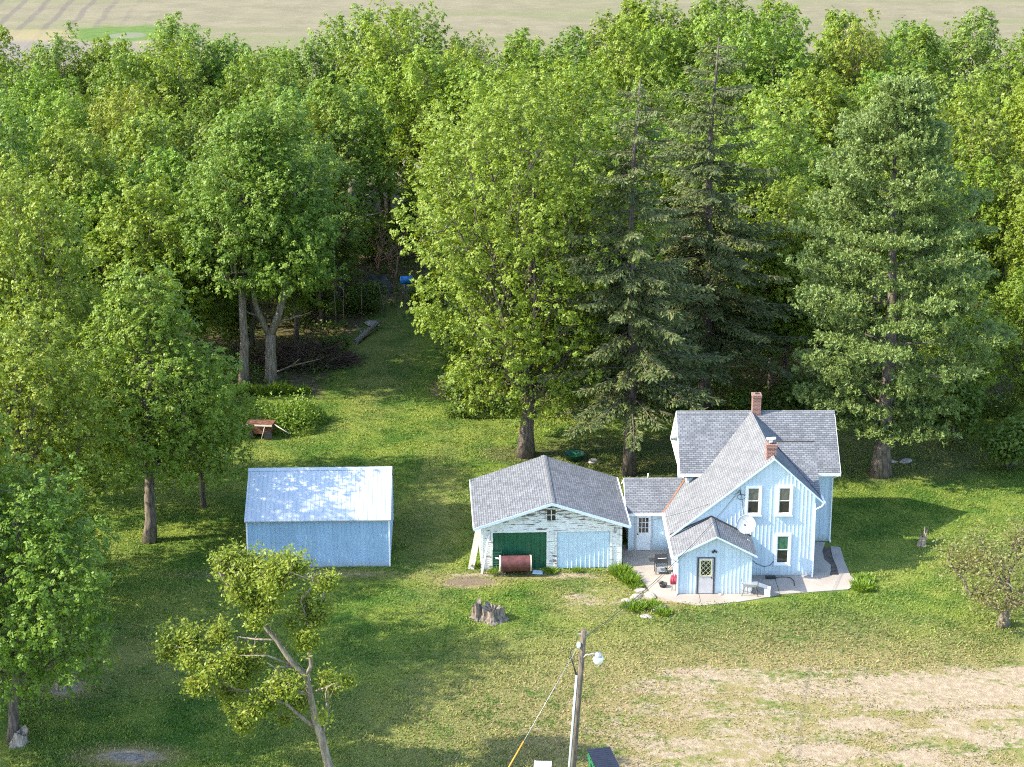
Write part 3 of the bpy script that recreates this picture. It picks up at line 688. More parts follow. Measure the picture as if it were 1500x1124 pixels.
b = MB(); b.tube([(-5.36,PY-.02,2.42),(-5.36,PY-.10,2.42)], .05); b.tube([(-5.36,PY-.08,2.42),(-5.46,PY-.18,2.38)], [.04,.07]); b.tube([(-5.36,PY-.08,2.42),(-5.25,PY-.18,2.38)], [.03,.05]); b.build('porch_light', 'dark_metal', ho)
b = MB(); b.tube([(-8.15,BY+2,BZR),(-8.15,BY+2,BZR+.25)], .04); b.build('vent_pipe', 'white_trim', ho)
b = MB()
b.tube([(-3.88,-.05,4.72),(-3.88,-.14,4.85),(-3.88,-.14,4.62)], .03); t_ = np.linspace(0, 2*pi, 20)
b.tube([(-3.80+.22*cos(a), -.06, 4.42+.14*sin(a)) for a in t_], .014, 5); b.tube([(-3.82,-.05,4.6),(-3.66,-.05,3.6),(-3.6,-.05,2.7)], .014, 5)
b.build('service_mast', 'cable', ho)
b = MB(); b.tube([(-3.42,-.05,1.15),(-3.2,-.05,1.0),(-2.9,-.05,.72),(-2.5,-.05,.55),(-2.2,-.05,.60),(-2.0,-.05,.85)], .014, 5); b.build('wall_cable', 'cable', ho)
b = MB(); b.box(XL-.005, 0, -.012, -.004, .0, .05); b.box(PX0, PX1, PY-.012, PY-.004, 0, .05); b.build('foundation', 'dark_seam', ho)

# ------------------------------------------------------------------ patio slabs
def sheet(name, pts, mat, z, th):
    b = MB(); b.slab([(x, y, z) for x, y in pts], th); return tag(b.build(name, mat), kind='structure')
sheet('patio', [(5.72,99.9),(5.86,96.0),(6.66,94.45),(7.17,92.5),(8.25,91.68),(9.46,91.28),(9.46,95.6),(8.35,95.6),(8.35,98.4),(6.3,98.5)], 'concrete', .045, .09)
sheet('patio', [(9.485,91.28),(11.37,91.7),(12.45,92.1),(13.56,92.62),(13.56,95.4),(9.485,95.4)], 'concrete', .045, .09)
sheet('patio', [(13.585,92.63),(15.7,93.0),(17.12,93.25),(17.55,93.7),(17.68,94.4),(17.52,95.05),(13.585,95.05)], 'concrete', .045, .09)
sheet('patio', [(15.3,95.07),(16.45,95.07),(16.6,95.6),(16.72,96.4),(16.5,97.1),(16.55,98.3),(16.9,99.5),(15.3,99.6)], 'concrete', .05, .09)
sheet('patio', [(16.95,95.07),(17.53,95.07),(17.52,97.0),(17.6,98.8),(17.1,98.95),(16.98,97.5),(17.0,96.2)], 'concrete', .04, .08)
sheet('soil_strip', [(16.3,95.07),(17.1,95.07),(17.2,98.9),(16.4,98.9)], 'soil', .012, .02)

def grass_mat():
    m, nt, b, o = new_mat('grass_blade'); t = NT(nt)
    c = t.coord(); s = t.n('ShaderNodeSeparateXYZ'); t.put(s.inputs[0], c)
    g = lawn_colour(t, c, (s.outputs[0], s.outputs[1]))[0]; r = t.n('ShaderNodeNewGeometry').outputs['Random Per Island']
    g = t.mix(1, g, t.mix(r, (1.05,1.12,.95), (1.75,1.65,1.7)), 'MULTIPLY')
    t.put(b.inputs['Base Color'], g); b.inputs['Roughness'].default_value = .6; b.inputs['Specular IOR Level'].default_value = .3
    tr = t.n('ShaderNodeBsdfTranslucent'); t.put(tr.inputs[0], g); mx = t.n('ShaderNodeMixShader'); mx.inputs[0].default_value = .3
    nt.links.new(b.outputs[0], mx.inputs[1]); nt.links.new(tr.outputs[0], mx.inputs[2]); nt.links.new(mx.outputs[0], o.inputs[0])
    return m
M['grass_blade'] = grass_mat()
# ------------------------------------------------------------------ trees
def limb_curve(a, c, rng, n=5, sag=.0, wob=.12):
    a, c = np.array(a, float), np.array(c, float); L = np.linalg.norm(c-a); P = []
    for i in range(n+1):
        t = i/n; p = a*(1-t)+c*t; p = p+rng.normal(size=3)*wob*L*.25*sin(pi*t); p[2] += sag*L*sin(pi*t); P.append(p)
    return P

def broadleaf(seed, H, R, base, n_lobe=12, shoots=320, per=55, leaf=.26, lean=(0, 0), trunk_r=.22, flat=1.0, low=.25, bark='bark', mat='maple_leaf', gap=.0, vert=1.0):
    """crown = shoots of leaves standing on the skins of many limb lobes; trunk mesh carries the limbs"""
    rng = np.random.default_rng(seed)
    lobes = []
    for i in range(n_lobe):
        t = (i+.5)/n_lobe
        z = base+(H-base)*(.12+.80*t)
        prof = (sin(pi*min(1, (t*.80+low)))**.7)
        ang = i*2.39996+rng.uniform(-.4, .4); rr = R*prof*rng.uniform(.45, .72)
        if i >= n_lobe-1: rr *= .2
        lr = R*rng.uniform(.26, .42)*(.75+.35*prof)
        lobes.append((np.array([lean[0]*t+rr*cos(ang), lean[1]*t+rr*sin(ang), z-lr*.25]), lr))
    lobes.append((np.array([lean[0]*.5, lean[1]*.5, base+(H-base)*.5]), R*.45)); lobes.append((np.array([lean[0]*.8, lean[1]*.8, base+(H-base)*.78]), R*.36))
    C = np.array([l[0] for l in lobes]); LR = np.array([l[1] for l in lobes])
    tips = []; owner = []
    w = LR**2/np.sum(LR**2)
    while len(tips) < shoots:
        k = rng.choice(len(lobes), p=w); dv = rng.normal(size=3); dv /= np.linalg.norm(dv)
        if dv[2] < -.55: continue
        p = C[k]+dv*LR[k]*np.array([1, 1, vert])*rng.uniform(.82, 1.06)
        dd = np.linalg.norm(C-p, axis=1)/LR; dd[k] = 9
        if dd.min() < .72: continue
        if p[2] < base*.8: continue
        tips.append((p, dv)); owner.append(k)
    P = np.array([t[0] for t in tips]); D = np.array([t[1] for t in tips])
    up = np.array([0, 0, 1.])
    cen = np.array([lean[0]*.5, lean[1]*.5, base+(H-base)*.35])
    D = nrm(D*.7+nrm(P-cen)*.5+up*.55+rng.normal(size=D.shape)*.25)
    # every shoot carries rosettes of leaves; a rosette is a small dome of leaves facing one way
    ros = max(4, per//12); nr = len(P)*ros; ri = np.repeat(np.arange(len(P)), ros)
    Ls = rng.uniform(.8, 1.6, len(P))*(R/4.5)**.4; Rs = Ls*rng.uniform(.30, .46, len(P))
    s = rng.uniform(-.5, .8, nr); th = rng.uniform(0, 2*pi, nr); rad = rng.uniform(.45, 1, nr)
    taper = np.sqrt(np.clip(1-(s/.9)**2, .05, 1)); Dn = D[ri]
    U = nrm(np.cross(Dn, rng.normal(size=(len(P), 3))[ri]+1e-3)); W = np.cross(Dn, U); rv = U*np.cos(th)[:, None]+W*np.sin(th)[:, None]
    rc = P[ri]+Dn*(s*Ls[ri])[:, None]+rv*(rad*taper*Rs[ri])[:, None]
    rn_ = nrm(rv*.7+Dn*.45+up*.65+rng.normal(size=(nr, 3))*.25)
    n = nr*12; idx = np.repeat(np.arange(nr), 12); rr_ = leaf*rng.uniform(.85, 1.5, nr)[idx]
    off = rng.normal(size=(n, 3)); off /= np.maximum(np.linalg.norm(off, axis=1, keepdims=True), 1e-6); off *= (rng.uniform(.2, 1, n)**.6)[:, None]
    side = (off*rn_[idx]).sum(1)[:, None]; off = off-rn_[idx]*side*(1-.45*np.sign(side)*(side > 0))
    pos = rc[idx]+off*rr_[:, None]; N = nrm(rn_[idx]+off*.55+rng.normal(size=(n, 3))*.28); S = leaf*rng.uniform(.6, 1.15, n)
    # inner leaves
    m = int(n*.06); k = rng.choice(len(lobes), m, p=w); dv = nrm(rng.normal(size=(m, 3)))
    pin = C[k]+dv*(LR[k]*rng.uniform(.3, .9, m))[:, None]
    pos = np.concatenate([pos, pin]); N = np.concatenate([N, nrm(dv+up+rng.normal(size=(m, 3))*.7)]); S = np.concatenate([S, leaf*rng.uniform(.8, 1.4, m)])
    crown = arr_mesh('crown', leaf_quads(pos, N, S, rng), 4, mat)
    tb = MB()
    top = np.array([lean[0]*.8, lean[1]*.8, base+(H-base)*.72])
    tr = limb_curve((0, 0, -.15), top, rng, 9, 0, .05); rad_ = [trunk_r*(1.5 if i == 0 else 1.12-.1*i) for i in range(10)]; rad_ = [max(r, .03) for r in rad_]
    tb.tube(tr, rad_, 9)
    trz = np.array(tr)
    for j, (c, lr) in enumerate(lobes[:-2]):
        zz = base*.75+(c[2]-base*.75)*rng.uniform(.25, .55); zz = max(zz, base*.5)
        i = int(np.argmin(abs(trz[:, 2]-zz))); st = trz[i]; r0 = rad_[i]*.6
        cv = limb_curve(st, c+np.array([0, 0, lr*.3]), rng, 5, -.05, .3); tb.tube(cv, [r0*(1-.16*q) for q in range(6)], 6, cap=False)
        own = [q for q in range(len(P)) if owner[q] == j]
        for q in own[::max(1, len(own)//5)]:
            a = cv[rng.integers(2, 6)]; tb.tube(limb_curve(a, P[q]+D[q]*Ls[q]*.2, rng, 3, -.03, .25), [r0*.22, r0*.15, r0*.1, .01], 4, cap=False)
    to = tb.build('trunk', bark); tm = to.data; bpy.data.objects.remove(to)
    return crown, tm

def spruce(seed, H, Lmax, z0, trunk_r=.38):
    rng = np.random.default_rng(seed); tb = MB()
    tr = [np.array([.25*sin(i*.6)*i/12, .15*cos(i*.8)*i/12, H*i/12]) for i in range(13)]; tr[0][2] = -.2
    tb.tube(tr, [max(.03, trunk_r*(1.25 if i == 0 else 1-.075*i)) for i in range(13)], 9)
    Cc, Tt, Ll, Ww = [], [], [], []
    z = z0
    while z < H-.3:
        f = (z-z0)/(H-z0); k = rng.integers(4, 7)
        ax = np.array([np.interp(z, [p[2] for p in tr], [p[q] for p in tr]) for q in (0, 1)])
        for j in range(k):
            a = rng.uniform(0, 2*pi); L = Lmax*((1-f)**.62)*rng.uniform(.55, 1.12)+.35
            if rng.random() < .10+.18*f: L *= .45
            if f > .45 and rng.random() < .22: continue
            n = 7; ss = np.linspace(0, 1, n)
            dr = rng.uniform(.25, .42)*(1-.6*f)
            rad = L*ss; zz = z+.12*L*ss*(1+f)-dr*L*ss**1.6+.10*L*np.clip(ss-.65, 0, 1)*(2.2)
            B = np.stack([ax[0]+cos(a)*rad, ax[1]+sin(a)*rad, zz], 1)
            tb.tube(list(B), list(np.linspace(.055, .012, n)*(1-.55*f)), 4, cap=False)
            out = np.array([cos(a), sin(a), 0]); sd = np.array([-sin(a), cos(a), 0])
            m = int(L/.15)
            for q in range(m):
                s = .16+.84*(q+.5)/m; p = np.array([np.interp(s, ss, B[:, c]) for c in range(3)])
                for sg in (-1, 1):
                    if rng.random() < .12: continue
                    tl = (.34+.30*L*(1-s)*.55)*rng.uniform(.7, 1.2)
                    dirv = nrm(sd*sg*.8+out*.75+np.array([0, 0, -rng.uniform(.15, .75)]))
                    nb = max(3, int(tl/.075)); u = rng.uniform(0, 1, nb)
                    Cc.append(p+dirv*(u*tl)[:, None]); Tt.append(dirv+out*.35+rng.normal(size=(nb, 3))*.42+np.array([0, 0, -.25]))
                    Ll.append(rng.uniform(.18, .34, nb)); Ww.append(rng.uniform(.075, .13, nb))
            nb = 8; Cc.append(np.repeat(B[-1:], nb, 0)-out*rng.uniform(0, .3, nb)[:, None]); Tt.append(out+rng.normal(size=(nb, 3))*.5); Ll.append(rng.uniform(.18, .32, nb)); Ww.append(rng.uniform(.05, .09, nb))
        z += rng.uniform(.27, .44)*(1+.35*f)
    C = np.concatenate(Cc); T = np.concatenate(Tt); L = np.concatenate(Ll); W = np.concatenate(Ww)
    crown = arr_mesh('crown', blade_quads(C, T, rng.normal(size=C.shape)*.6+np.array([0, 0, 1.]), L, W), 4, 'spruce_needle')
    to = tb.build('trunk', 'dark_bark'); tm = to.data; bpy.data.objects.remove(to); return crown, tm

def white_pine(seed, H, Lmax, z0, trunk_r=.5):
    rng = np.random.default_rng(seed); tb = MB()
    tr = [np.array([.35*sin(i*.5)*i/12, .2*cos(i*.7)*i/12, H*.97*i/12]) for i in range(13)]; tr[0][2] = -.2
    tb.tube(tr, [max(.03, trunk_r*(1.45 if i == 0 else 1-.078*i)) for i in range(13)], 10)
    Cc, Tt, Ll = [], [], []
    def tuft(p, dirv, n=9, r=.62):   # a plume: several bottle-brush tips standing up and out
        for _ in range(n):
            c = p+rng.normal(size=3)*r*np.array([.62, .62, .20]); ax_ = nrm(dirv*.7+np.array([0, 0, .75])+rng.normal(size=3)*.35)
            m = 16; u = rng.uniform(-.16, .18, m)[:, None]; d = nrm(rng.normal(size=(m, 3))+ax_*.9)
            Cc.append(c+ax_*u); Tt.append(d); Ll.append(rng.uniform(.16, .27, m))
    z = z0
    while z < H:
        f = (z-z0)/(H-z0); k = rng.integers(5, 7)
        ax = np.array([np.interp(z, [p[2] for p in tr], [p[q] for p in tr]) for q in (0, 1)])
        a0 = rng.uniform(0, 6.28)
        prof = min(1, .62+f*1.6) if f < .25 else (1-((f-.25)/.75)**1.5)**.9+.06
        for j in range(k):
            a = a0+j*2*pi/k+rng.uniform(-.4, .4); L = Lmax*prof*rng.uniform(.62, 1.12)
            n = 6; ss = np.linspace(0, 1, n); rise = (.05+.45*f)
            B = np.stack([ax[0]+cos(a)*L*ss, ax[1]+sin(a)*L*ss, z+L*(rise*ss+.10*ss**2-.10*sin(2.4)*ss)], 1)
            tb.tube(list(B), list(np.linspace(.085, .02, n)*(1-.5*f)), 5, cap=False)
            out = np.array([cos(a), sin(a), .15]); sd = np.array([-sin(a), cos(a), 0])
            m = max(3, int(L/.62))
            for q in range(m):
                s = .30+.70*(q+.5)/m; p = np.array([np.interp(s, ss, B[:, c]) for c in range(3)])
                sw = (1-abs(s-.72)/.55)*L*.34+.25
                for e in range(2):
                    off = rng.uniform(-1, 1)*sw; pp = p+sd*off+out*abs(off)*.35+np.array([0, 0, rng.uniform(-.05, .18)])
                    if rng.random() < .3: tb.tube([p, pp], [.018, .01], 3, cap=False)
                    tuft(pp, nrm(out+sd*np.sign(off)*.6))
            tuft(B[-1], out, 10, .6)
        z += rng.uniform(1.1, 1.6)*(1-.42*f)
    tuft(np.array([tr[-1][0], tr[-1][1], H]), np.array([0, 0, 1.]), 10)
    C = np.concatenate(Cc); T = np.concatenate(Tt); L = np.concatenate(Ll)
    crown = arr_mesh('crown', blade_quads(C, T, rng.normal(size=C.shape)*.5+np.array([-.3, -.1, 1.]), L, rng.uniform(.07, .11, len(C))), 4, 'pine_needle')
    to = tb.build('trunk', 'bark'); tm = to.data; bpy.data.objects.remove(to); return crown, tm

def plant_tree(name, meshes, loc, label, cat='tree', rz=0, sc_=(1, 1, 1), tint=(1, 1, 1), group=None):
    t = thing(name, label, cat, loc, rz, group)
    t.scale = sc_
    c = link('crown', meshes[0], t); c.color = (*tint, 1); link('trunk', meshes[1], t); return t

# --- the big named trees
maple = broadleaf(11, 22.6, 7.6, 2.2, 32, 1250, 150, .175, (.5, 0), .42, low=.02, mat='hero_leaf', vert=1.15)
plant_tree('maple_tree', maple, (.83, 113.1, 0), 'very tall full bright green maple directly behind the garage', sc_=(.99, 1.0, 1), tint=(1.05, 1.03, .95))
sp1 = spruce(3, 23.4, 5.4, 4.4); sp2 = spruce(8, 23.9, 6.0, 4.2, .42)
plant_tree('spruce_tree', sp1, (6.9, 109.9, 0), 'tall dark spruce with a bare grey trunk between the garage and breezeway roof', tint=(1.0, 1.0, 1.0))
plant_tree('spruce_tree', sp2, (12.4, 121.9, 0), 'tallest dark spruce rising behind the house roof, left of the brick chimney', rz=1.1, tint=(.95, .97, .98))
pine = white_pine(5, 23.0, 6.0, 3.1)
plant_tree('white_pine', pine, (21.7, 109.8, 0), 'big feathery white pine with layered boughs right of the house', tint=(1, 1, 1))
# --- yard trees on the left
y1 = broadleaf(21, 15.4, 5.0, 3.6, 20, 640, 130, .168, (.6, .3), .30, low=.34, mat='hero_leaf')
plant_tree('yard_tree', y1, (-19.6, 99.7, 0), 'round crowned shade tree with a bare lower trunk left of the metal shed', tint=(.92, .98, .95))
y2 = broadleaf(22, 14.8, 5.3, 2.0, 20, 640, 130, .168, (0, .3), .28, low=.2, mat='hero_leaf')
plant_tree('yard_tree', y2, (-24.3, 92.5, 0), 'broad yellow green tree at the left edge of the lawn, in front of the others', tint=(1.12, 1.04, .95))
y3 = broadleaf(23, 12.6, 4.8, 2.4, 18, 520, 125, .162, (1.2, .2), .22, low=.2, mat='hero_leaf', bark='dark_bark')
plant_tree('yard_tree', y3, (-21.6, 77.2, 0), 'dark trunked leaning tree nearest the camera at the left edge', tint=(.74, .88, .85))
plant_tree('yard_tree', y2, (-26.5, 105.5, 0), 'tall yellow green tree behind the broad one at the left edge', rz=2.2, sc_=(1.05, 1.05, 1.3), tint=(1.08, 1.03, .9))
plant_tree('yard_tree', y3, (-17.4, 104.8, 0), 'low slim tree tucked behind the round crowned shade tree', rz=4.0, sc_=(.62, .62, .75), tint=(1.05, 1.05, .9))
plant_tree('yard_tree', y1, (-31.5, 115.0, 0), 'tall tree at the left edge where the woods begin', rz=3.1, sc_=(1.0, 1.0, .88), tint=(1.1, 1.05, .9))
# two bare-trunk trees beside the brush pile
y4 = broadleaf(31, 19.0, 5.0, 6.6, 18, 540, 120, .178, (.9, 0), .33, low=.3, mat='hero_leaf', bark='pale_bark')
plant_tree('tall_tree', y4, (-17.9, 126.1, 0), 'tall straight trunked tree left of the forked one by the brush pile', sc_=(.95, .95, 1), tint=(.85, .97, 1.1))
# forked tree
fk = MB(); rng = np.random.default_rng(4)
fk.tube([(0,0,-.2),(.02,0,.8),(.05,0,2.6),(.1,0,3.6)], [.55,.42,.36,.34], 9)
fk.tube([(.1,0,3.5),(.7,.1,5.0),(1.25,.1,7.2),(1.5,.2,9.5),(1.9,.3,12.0),(2.1,.2,15)], [.30,.27,.24,.20,.15,.05], 8)
fk.tube([(.05,0,3.4),(-.7,-.1,5.2),(-1.2,-.1,7.5),(-1.4,0,10),(-1.6,.1,14)], [.22,.19,.16,.13,.04], 7)
for a, c in (((1.25,.1,7.2),(3.2,-.3,10.5)), ((1.5,.2,9.5),(0,-.5,13)), ((-1.2,-.1,7.5),(-3,-.2,10)), ((.5,.05,4.4),(2.9,-.2,5.2)), ((-.4,0,4.6),(-1.9,-.3,5.5)), ((1.9,.3,12),(3.8,.3,14))):
    fk.tube(limb_curve(a, c, rng, 4, .05, .3), [.09,.075,.06,.04,.02], 5)
o = fk.build('trunk', 'pale_bark'); fkm = o.data; bpy.data.objects.remove(o)
y5 = broadleaf(32, 19.4, 5.4, 6.8, 18, 580, 120, .178, (1.0, 0), .25, low=.3, mat='hero_leaf')
plant_tree('forked_tree', (y5[0], fkm), (-16.15, 126.9, 0), 'tall tree with a forked pale trunk beside the brush pile', sc_=(1, 1, 1), tint=(.85, .97, 1.1))

# --- slender tree in the foreground, built limb by limb
LIMBS = {
'trunk': [(-7.45, 74.0, -.15), (-7.52, 74.0, .2), (-7.68, 74.0, .7), (-7.9, 74.0, 1.9), (-8.1, 74.0, 2.48), (-8.32, 74.0, 3.92), (-8.46, 74.0, 4.68), (-8.92, 74.0, 5.15), (-9.32, 74.0, 5.81), (-9.64, 74.0, 6.37), (-10.09, 74.0, 6.93), (-10.61, 74.0, 7.76), (-11.25, 74.0, 8.5), (-11.66, 74.0, 8.96), (-11.81, 74.0, 9.33)],
'l1': [(-8.11, 74.0, 2.29), (-8.72, 73.84, 2.95), (-9.28, 73.68, 3.61), (-9.77, 73.52, 3.83), (-10.51, 73.36, 3.96), (-10.95, 73.2, 3.28)],
'l2': [(-8.32, 74.0, 3.92), (-9.4, 74.08, 3.97), (-10.44, 74.17, 3.98), (-11.23, 74.25, 3.89), (-12.33, 74.33, 4.51), (-13.15, 74.42, 5.7), (-14.18, 74.5, 5.85)],
'l2b': [(-11.19, 74.25, 3.95), (-12.4, 74.55, 3.74), (-13.62, 75.1, 3.56)],
'r1': [(-8.46, 74.0, 4.68), (-8.24, 74.07, 5.12), (-8.27, 74.14, 5.83), (-8.29, 74.21, 6.64), (-8.41, 74.29, 7.26), (-8.61, 74.36, 7.88), (-8.17, 74.43, 8.5), (-8.08, 74.5, 9.02)],
'm1': [(-8.92, 74.0, 5.15), (-9.65, 73.65, 5.23), (-9.93, 73.3, 5.63)],
'm2': [(-9.64, 74.0, 6.32), (-10.54, 74.3, 6.21), (-11.26, 74.6, 6.18), (-12.07, 74.9, 6.23)],
'u1': [(-10.09, 74.0, 6.93), (-9.54, 73.7, 8.18), (-9.05, 73.4, 9.22), (-8.66, 73.1, 10.08)],
'r2': [(-8.32, 74.0, 3.92), (-7.55, 73.7, 4.35), (-6.91, 73.4, 4.83)],
'r3': [(-7.9, 74.0, 1.9), (-7.64, 74.25, 2.74), (-7.64, 74.5, 3.38)],
'l3': [(-8.92, 74.0, 5.15), (-9.96, 73.6, 5.81), (-11.0, 73.2, 6.01)],
'r4': [(-8.29, 74.14, 6.64), (-7.77, 74.5, 7.82), (-7.54, 75.0, 8.62)]}
CL = [(-11.3, 74.61, 9.25, 0.76, 0.76), (-10.61, 74.62, 9.61, 0.85, 0.42), (-9.36, 74.03, 9.59, 0.76, 0.51), (-8.71, 73.57, 9.87, 0.59, 0.42), (-9.44, 73.11, 9.08, 0.59, 0.51), (-10.96, 73.77, 8.79, 0.68, 0.51), (-9.98, 73.82, 8.12, 0.76, 0.51), (-10.33, 73.09, 7.63, 0.42, 0.42), (-7.43, 73.1, 9.36, 0.42, 0.34), (-8.25, 75.0, 7.59, 0.76, 0.51), (-7.94, 74.3, 7.25, 0.59, 0.42), (-8.39, 73.47, 6.71, 0.59, 0.51), (-9.0, 73.87, 7.27, 0.34, 0.25), (-13.92, 74.95, 5.64, 0.68, 0.76), (-13.18, 74.8, 6.09, 0.68, 0.42), (-12.04, 74.69, 6.33, 0.51, 0.42), (-13.05, 73.78, 5.63, 0.51, 0.42), (-11.38, 73.99, 5.63, 0.51, 0.34), (-10.58, 74.35, 5.36, 0.51, 0.42), (-12.12, 73.12, 5.39, 0.76, 0.42), (-11.17, 74.11, 4.91, 0.76, 0.51), (-12.81, 73.54, 4.53, 0.59, 0.34), (-11.82, 74.76, 3.82, 0.68, 0.34), (-9.27, 73.13, 4.64, 0.68, 0.51), (-8.92, 74.36, 3.64, 0.59, 0.42), (-7.56, 74.74, 3.93, 0.51, 0.42), (-6.83, 73.45, 4.85, 0.42, 0.25), (-11.19, 74.79, 2.26, 0.42, 0.51), (-11.76, 74.74, 3.06, 0.25, 0.25), (-10.48, 73.04, 3.75, 0.68, 0.42), (-9.48, 74.41, 2.65, 0.34, 0.25), (-7.59, 73.0, 3.48, 0.21, 0.21), (-10.09, 74.01, 3.63, 0.51, 0.34)]
rng = np.random.default_rng(77); o0 = np.array([-7.45, 74.0, 0]); b = MB()
RAD = {'trunk': (.21, .025), 'l1': (.10, .025), 'l2': (.095, .025), 'l2b': (.05, .02), 'r1': (.10, .02)}
nodes = []
for k, P in LIMBS.items():
    r0, r1 = RAD.get(k, (.055, .015)); P = [np.array(p)-o0 for p in P]; b.tube(P, list(np.linspace(r0, r1, len(P))), 8 if k == 'trunk' else 6)
    for i in range(len(P)-1):
        for t in (0, .5): nodes.append(P[i]*(1-t)+P[i+1]*t)
nodes = np.array(nodes[8:]); Cc, Nn = [], []
for (x, y, z, rx, rz_) in CL:
    rx, rz_ = rx*1.22, rz_*1.25
    c = np.array([x, y, z])-o0; a = nodes[np.argmin(np.linalg.norm(nodes-c, axis=1))]
    b.tube(limb_curve(a, c, rng, 4, 0, .35), [.035,.028,.022,.016,.012], 5, cap=False)
    for q in range(max(6, int(26*rx*rz_/.3))):
        dv = nrm(rng.normal(size=3)); tip = c+dv*np.array([rx, rx*.9, rz_])*rng.uniform(.25, 1.12)
        b.tube(limb_curve(c if q % 2 else c*.6+a*.4, tip, rng, 3, -.05, .4), [.016,.012,.009,.006], 3, cap=False)
        m = rng.integers(26, 44); dd = nrm(tip-c+np.array([0, 0, .2]))   # a spray of leaflets hanging along the twig end
        s = rng.uniform(-.38, .18, m)[:, None]
        Cc.append(tip+dd*s+rng.normal(size=(m, 3))*.155); Nn.append(rng.normal(size=(m, 3))*.7+np.array([0, -.1, .9]))
for i in range(46):   # bare side twigs
    a = nodes[rng.integers(0, len(nodes))]; dv = nrm(rng.normal(size=3)+np.array([0, 0, .5])); e = a+dv*rng.uniform(.4, 1.0)
    b.tube(limb_curve(a, e, rng, 3, 0, .5), [.02,.015,.01,.005], 4, cap=False)
C = np.concatenate(Cc); crown = arr_mesh('crown', leaf_quads(C, np.concatenate(Nn), rng.uniform(.11, .21, len(C)), rng, .5), 4, 'walnut_leaf')
t = thing('young_tree', 'slender crooked young tree with pale limbs and sparse yellow green leaves in the foreground', 'tree', tuple(o0))
link('crown', crown, t).color = (1, 1, 1, 1); b.build('trunk', 'pale_bark', t)

# --- old apple tree at the right edge
rng = np.random.default_rng(9); b = MB(); Cc, Nn = [], []
b.tube([(0,0,-.1),(.03,0,.4),(.1,0,.9)], [.30,.24,.20], 9)
tips = []
def grow(p, dv, r, L, lev):
    n = 4; P = [p]; q = p.copy(); v = dv.copy()
    for i in range(n):
        v = nrm(v+rng.normal(size=3)*.32+np.array([0, 0, .10])); q = q+v*L/n; P.append(q.copy())
    b.tube(P, list(np.linspace(r, r*.55, n+1)), 6 if lev < 2 else 4, cap=False)
    if lev >= 3: tips.append((P[-1], v)); tips.append((P[2], v)); return
    for k in range(3 if lev else 2):
        a = P[n-k % 2]; nv = nrm(v+nrm(rng.normal(size=3))*.85+np.array([0, 0, .12])); grow(a, nv, r*.58, L*rng.uniform(.62, .85), lev+1)
for dv in ((-.75,-.1,.75), (.5,.2,.85), (-.2,.5,.9), (.85,-.3,.6), (-.55,-.5,.7)): grow(np.array([.08, 0, .85]), nrm(np.array(dv)), .14, 1.7, 0)
for p, v in tips:
    if p[2] < .8: continue
    m = rng.integers(30, 54); Cc.append(p+rng.normal(size=(m, 3))*.38); Nn.append(rng.normal(size=(m, 3))+np.array([0, 0, .8]))
C = np.concatenate(Cc); crown = arr_mesh('crown', leaf_quads(C, np.concatenate(Nn), rng.uniform(.09, .17, len(C)), rng, .6), 4, 'apple_leaf')
t = thing('apple_tree', 'small gnarled apple tree with thin olive foliage at the right edge of the lawn', 'tree', (24.0, 88.9, 0)); t.scale = (1.12, 1.12, 1.05)
link('crown', crown, t).color = (1, 1, 1, 1); b.build('trunk', 'bark', t)

# --- the woods: rows of broadleaf trees, each one its own object
kinds = [broadleaf(101, 15, 4.6, 3.2, 15, 370, 115, .20, (.4, 0), .22, low=.16), broadleaf(102, 15, 4.2, 4.0, 14, 330, 115, .20, (-.3, .3), .22, low=.2),
         broadleaf(103, 15, 4.9, 3.0, 17, 390, 115, .20, (0, .4), .24, low=.14), broadleaf(104, 15, 3.6, 3.2, 13, 310, 112, .195, (.2, -.2), .2, low=.25, vert=1.35),
         broadleaf(105, 15, 4.4, 3.6, 15, 260, 105, .20, (.3, .2), .2, low=.2), broadleaf(106, 15, 3.9, 3.0, 16, 350, 118, .19, (-.2, 0), .2, low=.15, vert=1.2)]
TONES = [('bright yellow green', (1.10, 1.08, .88)), ('mid green', (1, 1, 1)), ('deep green', (.80, .92, .95)), ('soft grey green', (1.05, 1.06, 1.6)), ('fresh green', (1.0, 1.10, .92))]
NUM = 'first second third fourth fifth sixth seventh eighth ninth tenth eleventh twelfth thirteenth fourteenth fifteenth sixteenth seventeenth eighteenth nineteenth twentieth'.split()
ROWS = [('front', 127.5, 15.8), ('second', 134, 16.2), ('third', 141, 16.0), ('fourth', 148, 15.8), ('fifth', 155, 15.8), ('sixth', 162, 15.6), ('seventh', 169, 15.6), ('eighth', 176, 15.5), ('back', 184, 15.1)]
def keep(x, y):
    if -14.0 < x < -3.6 and y < 151: return False
    if -13.0 < x < -4.5 and y < 160: return False
    if -21 < x < -12 and y < 131: return False
    if (x-12.4)**2+(y-121.9)**2 < 36 or (x-.83)**2+(y-113)**2 < 36: return False
    return True
rng = np.random.default_rng(2024); pend = []
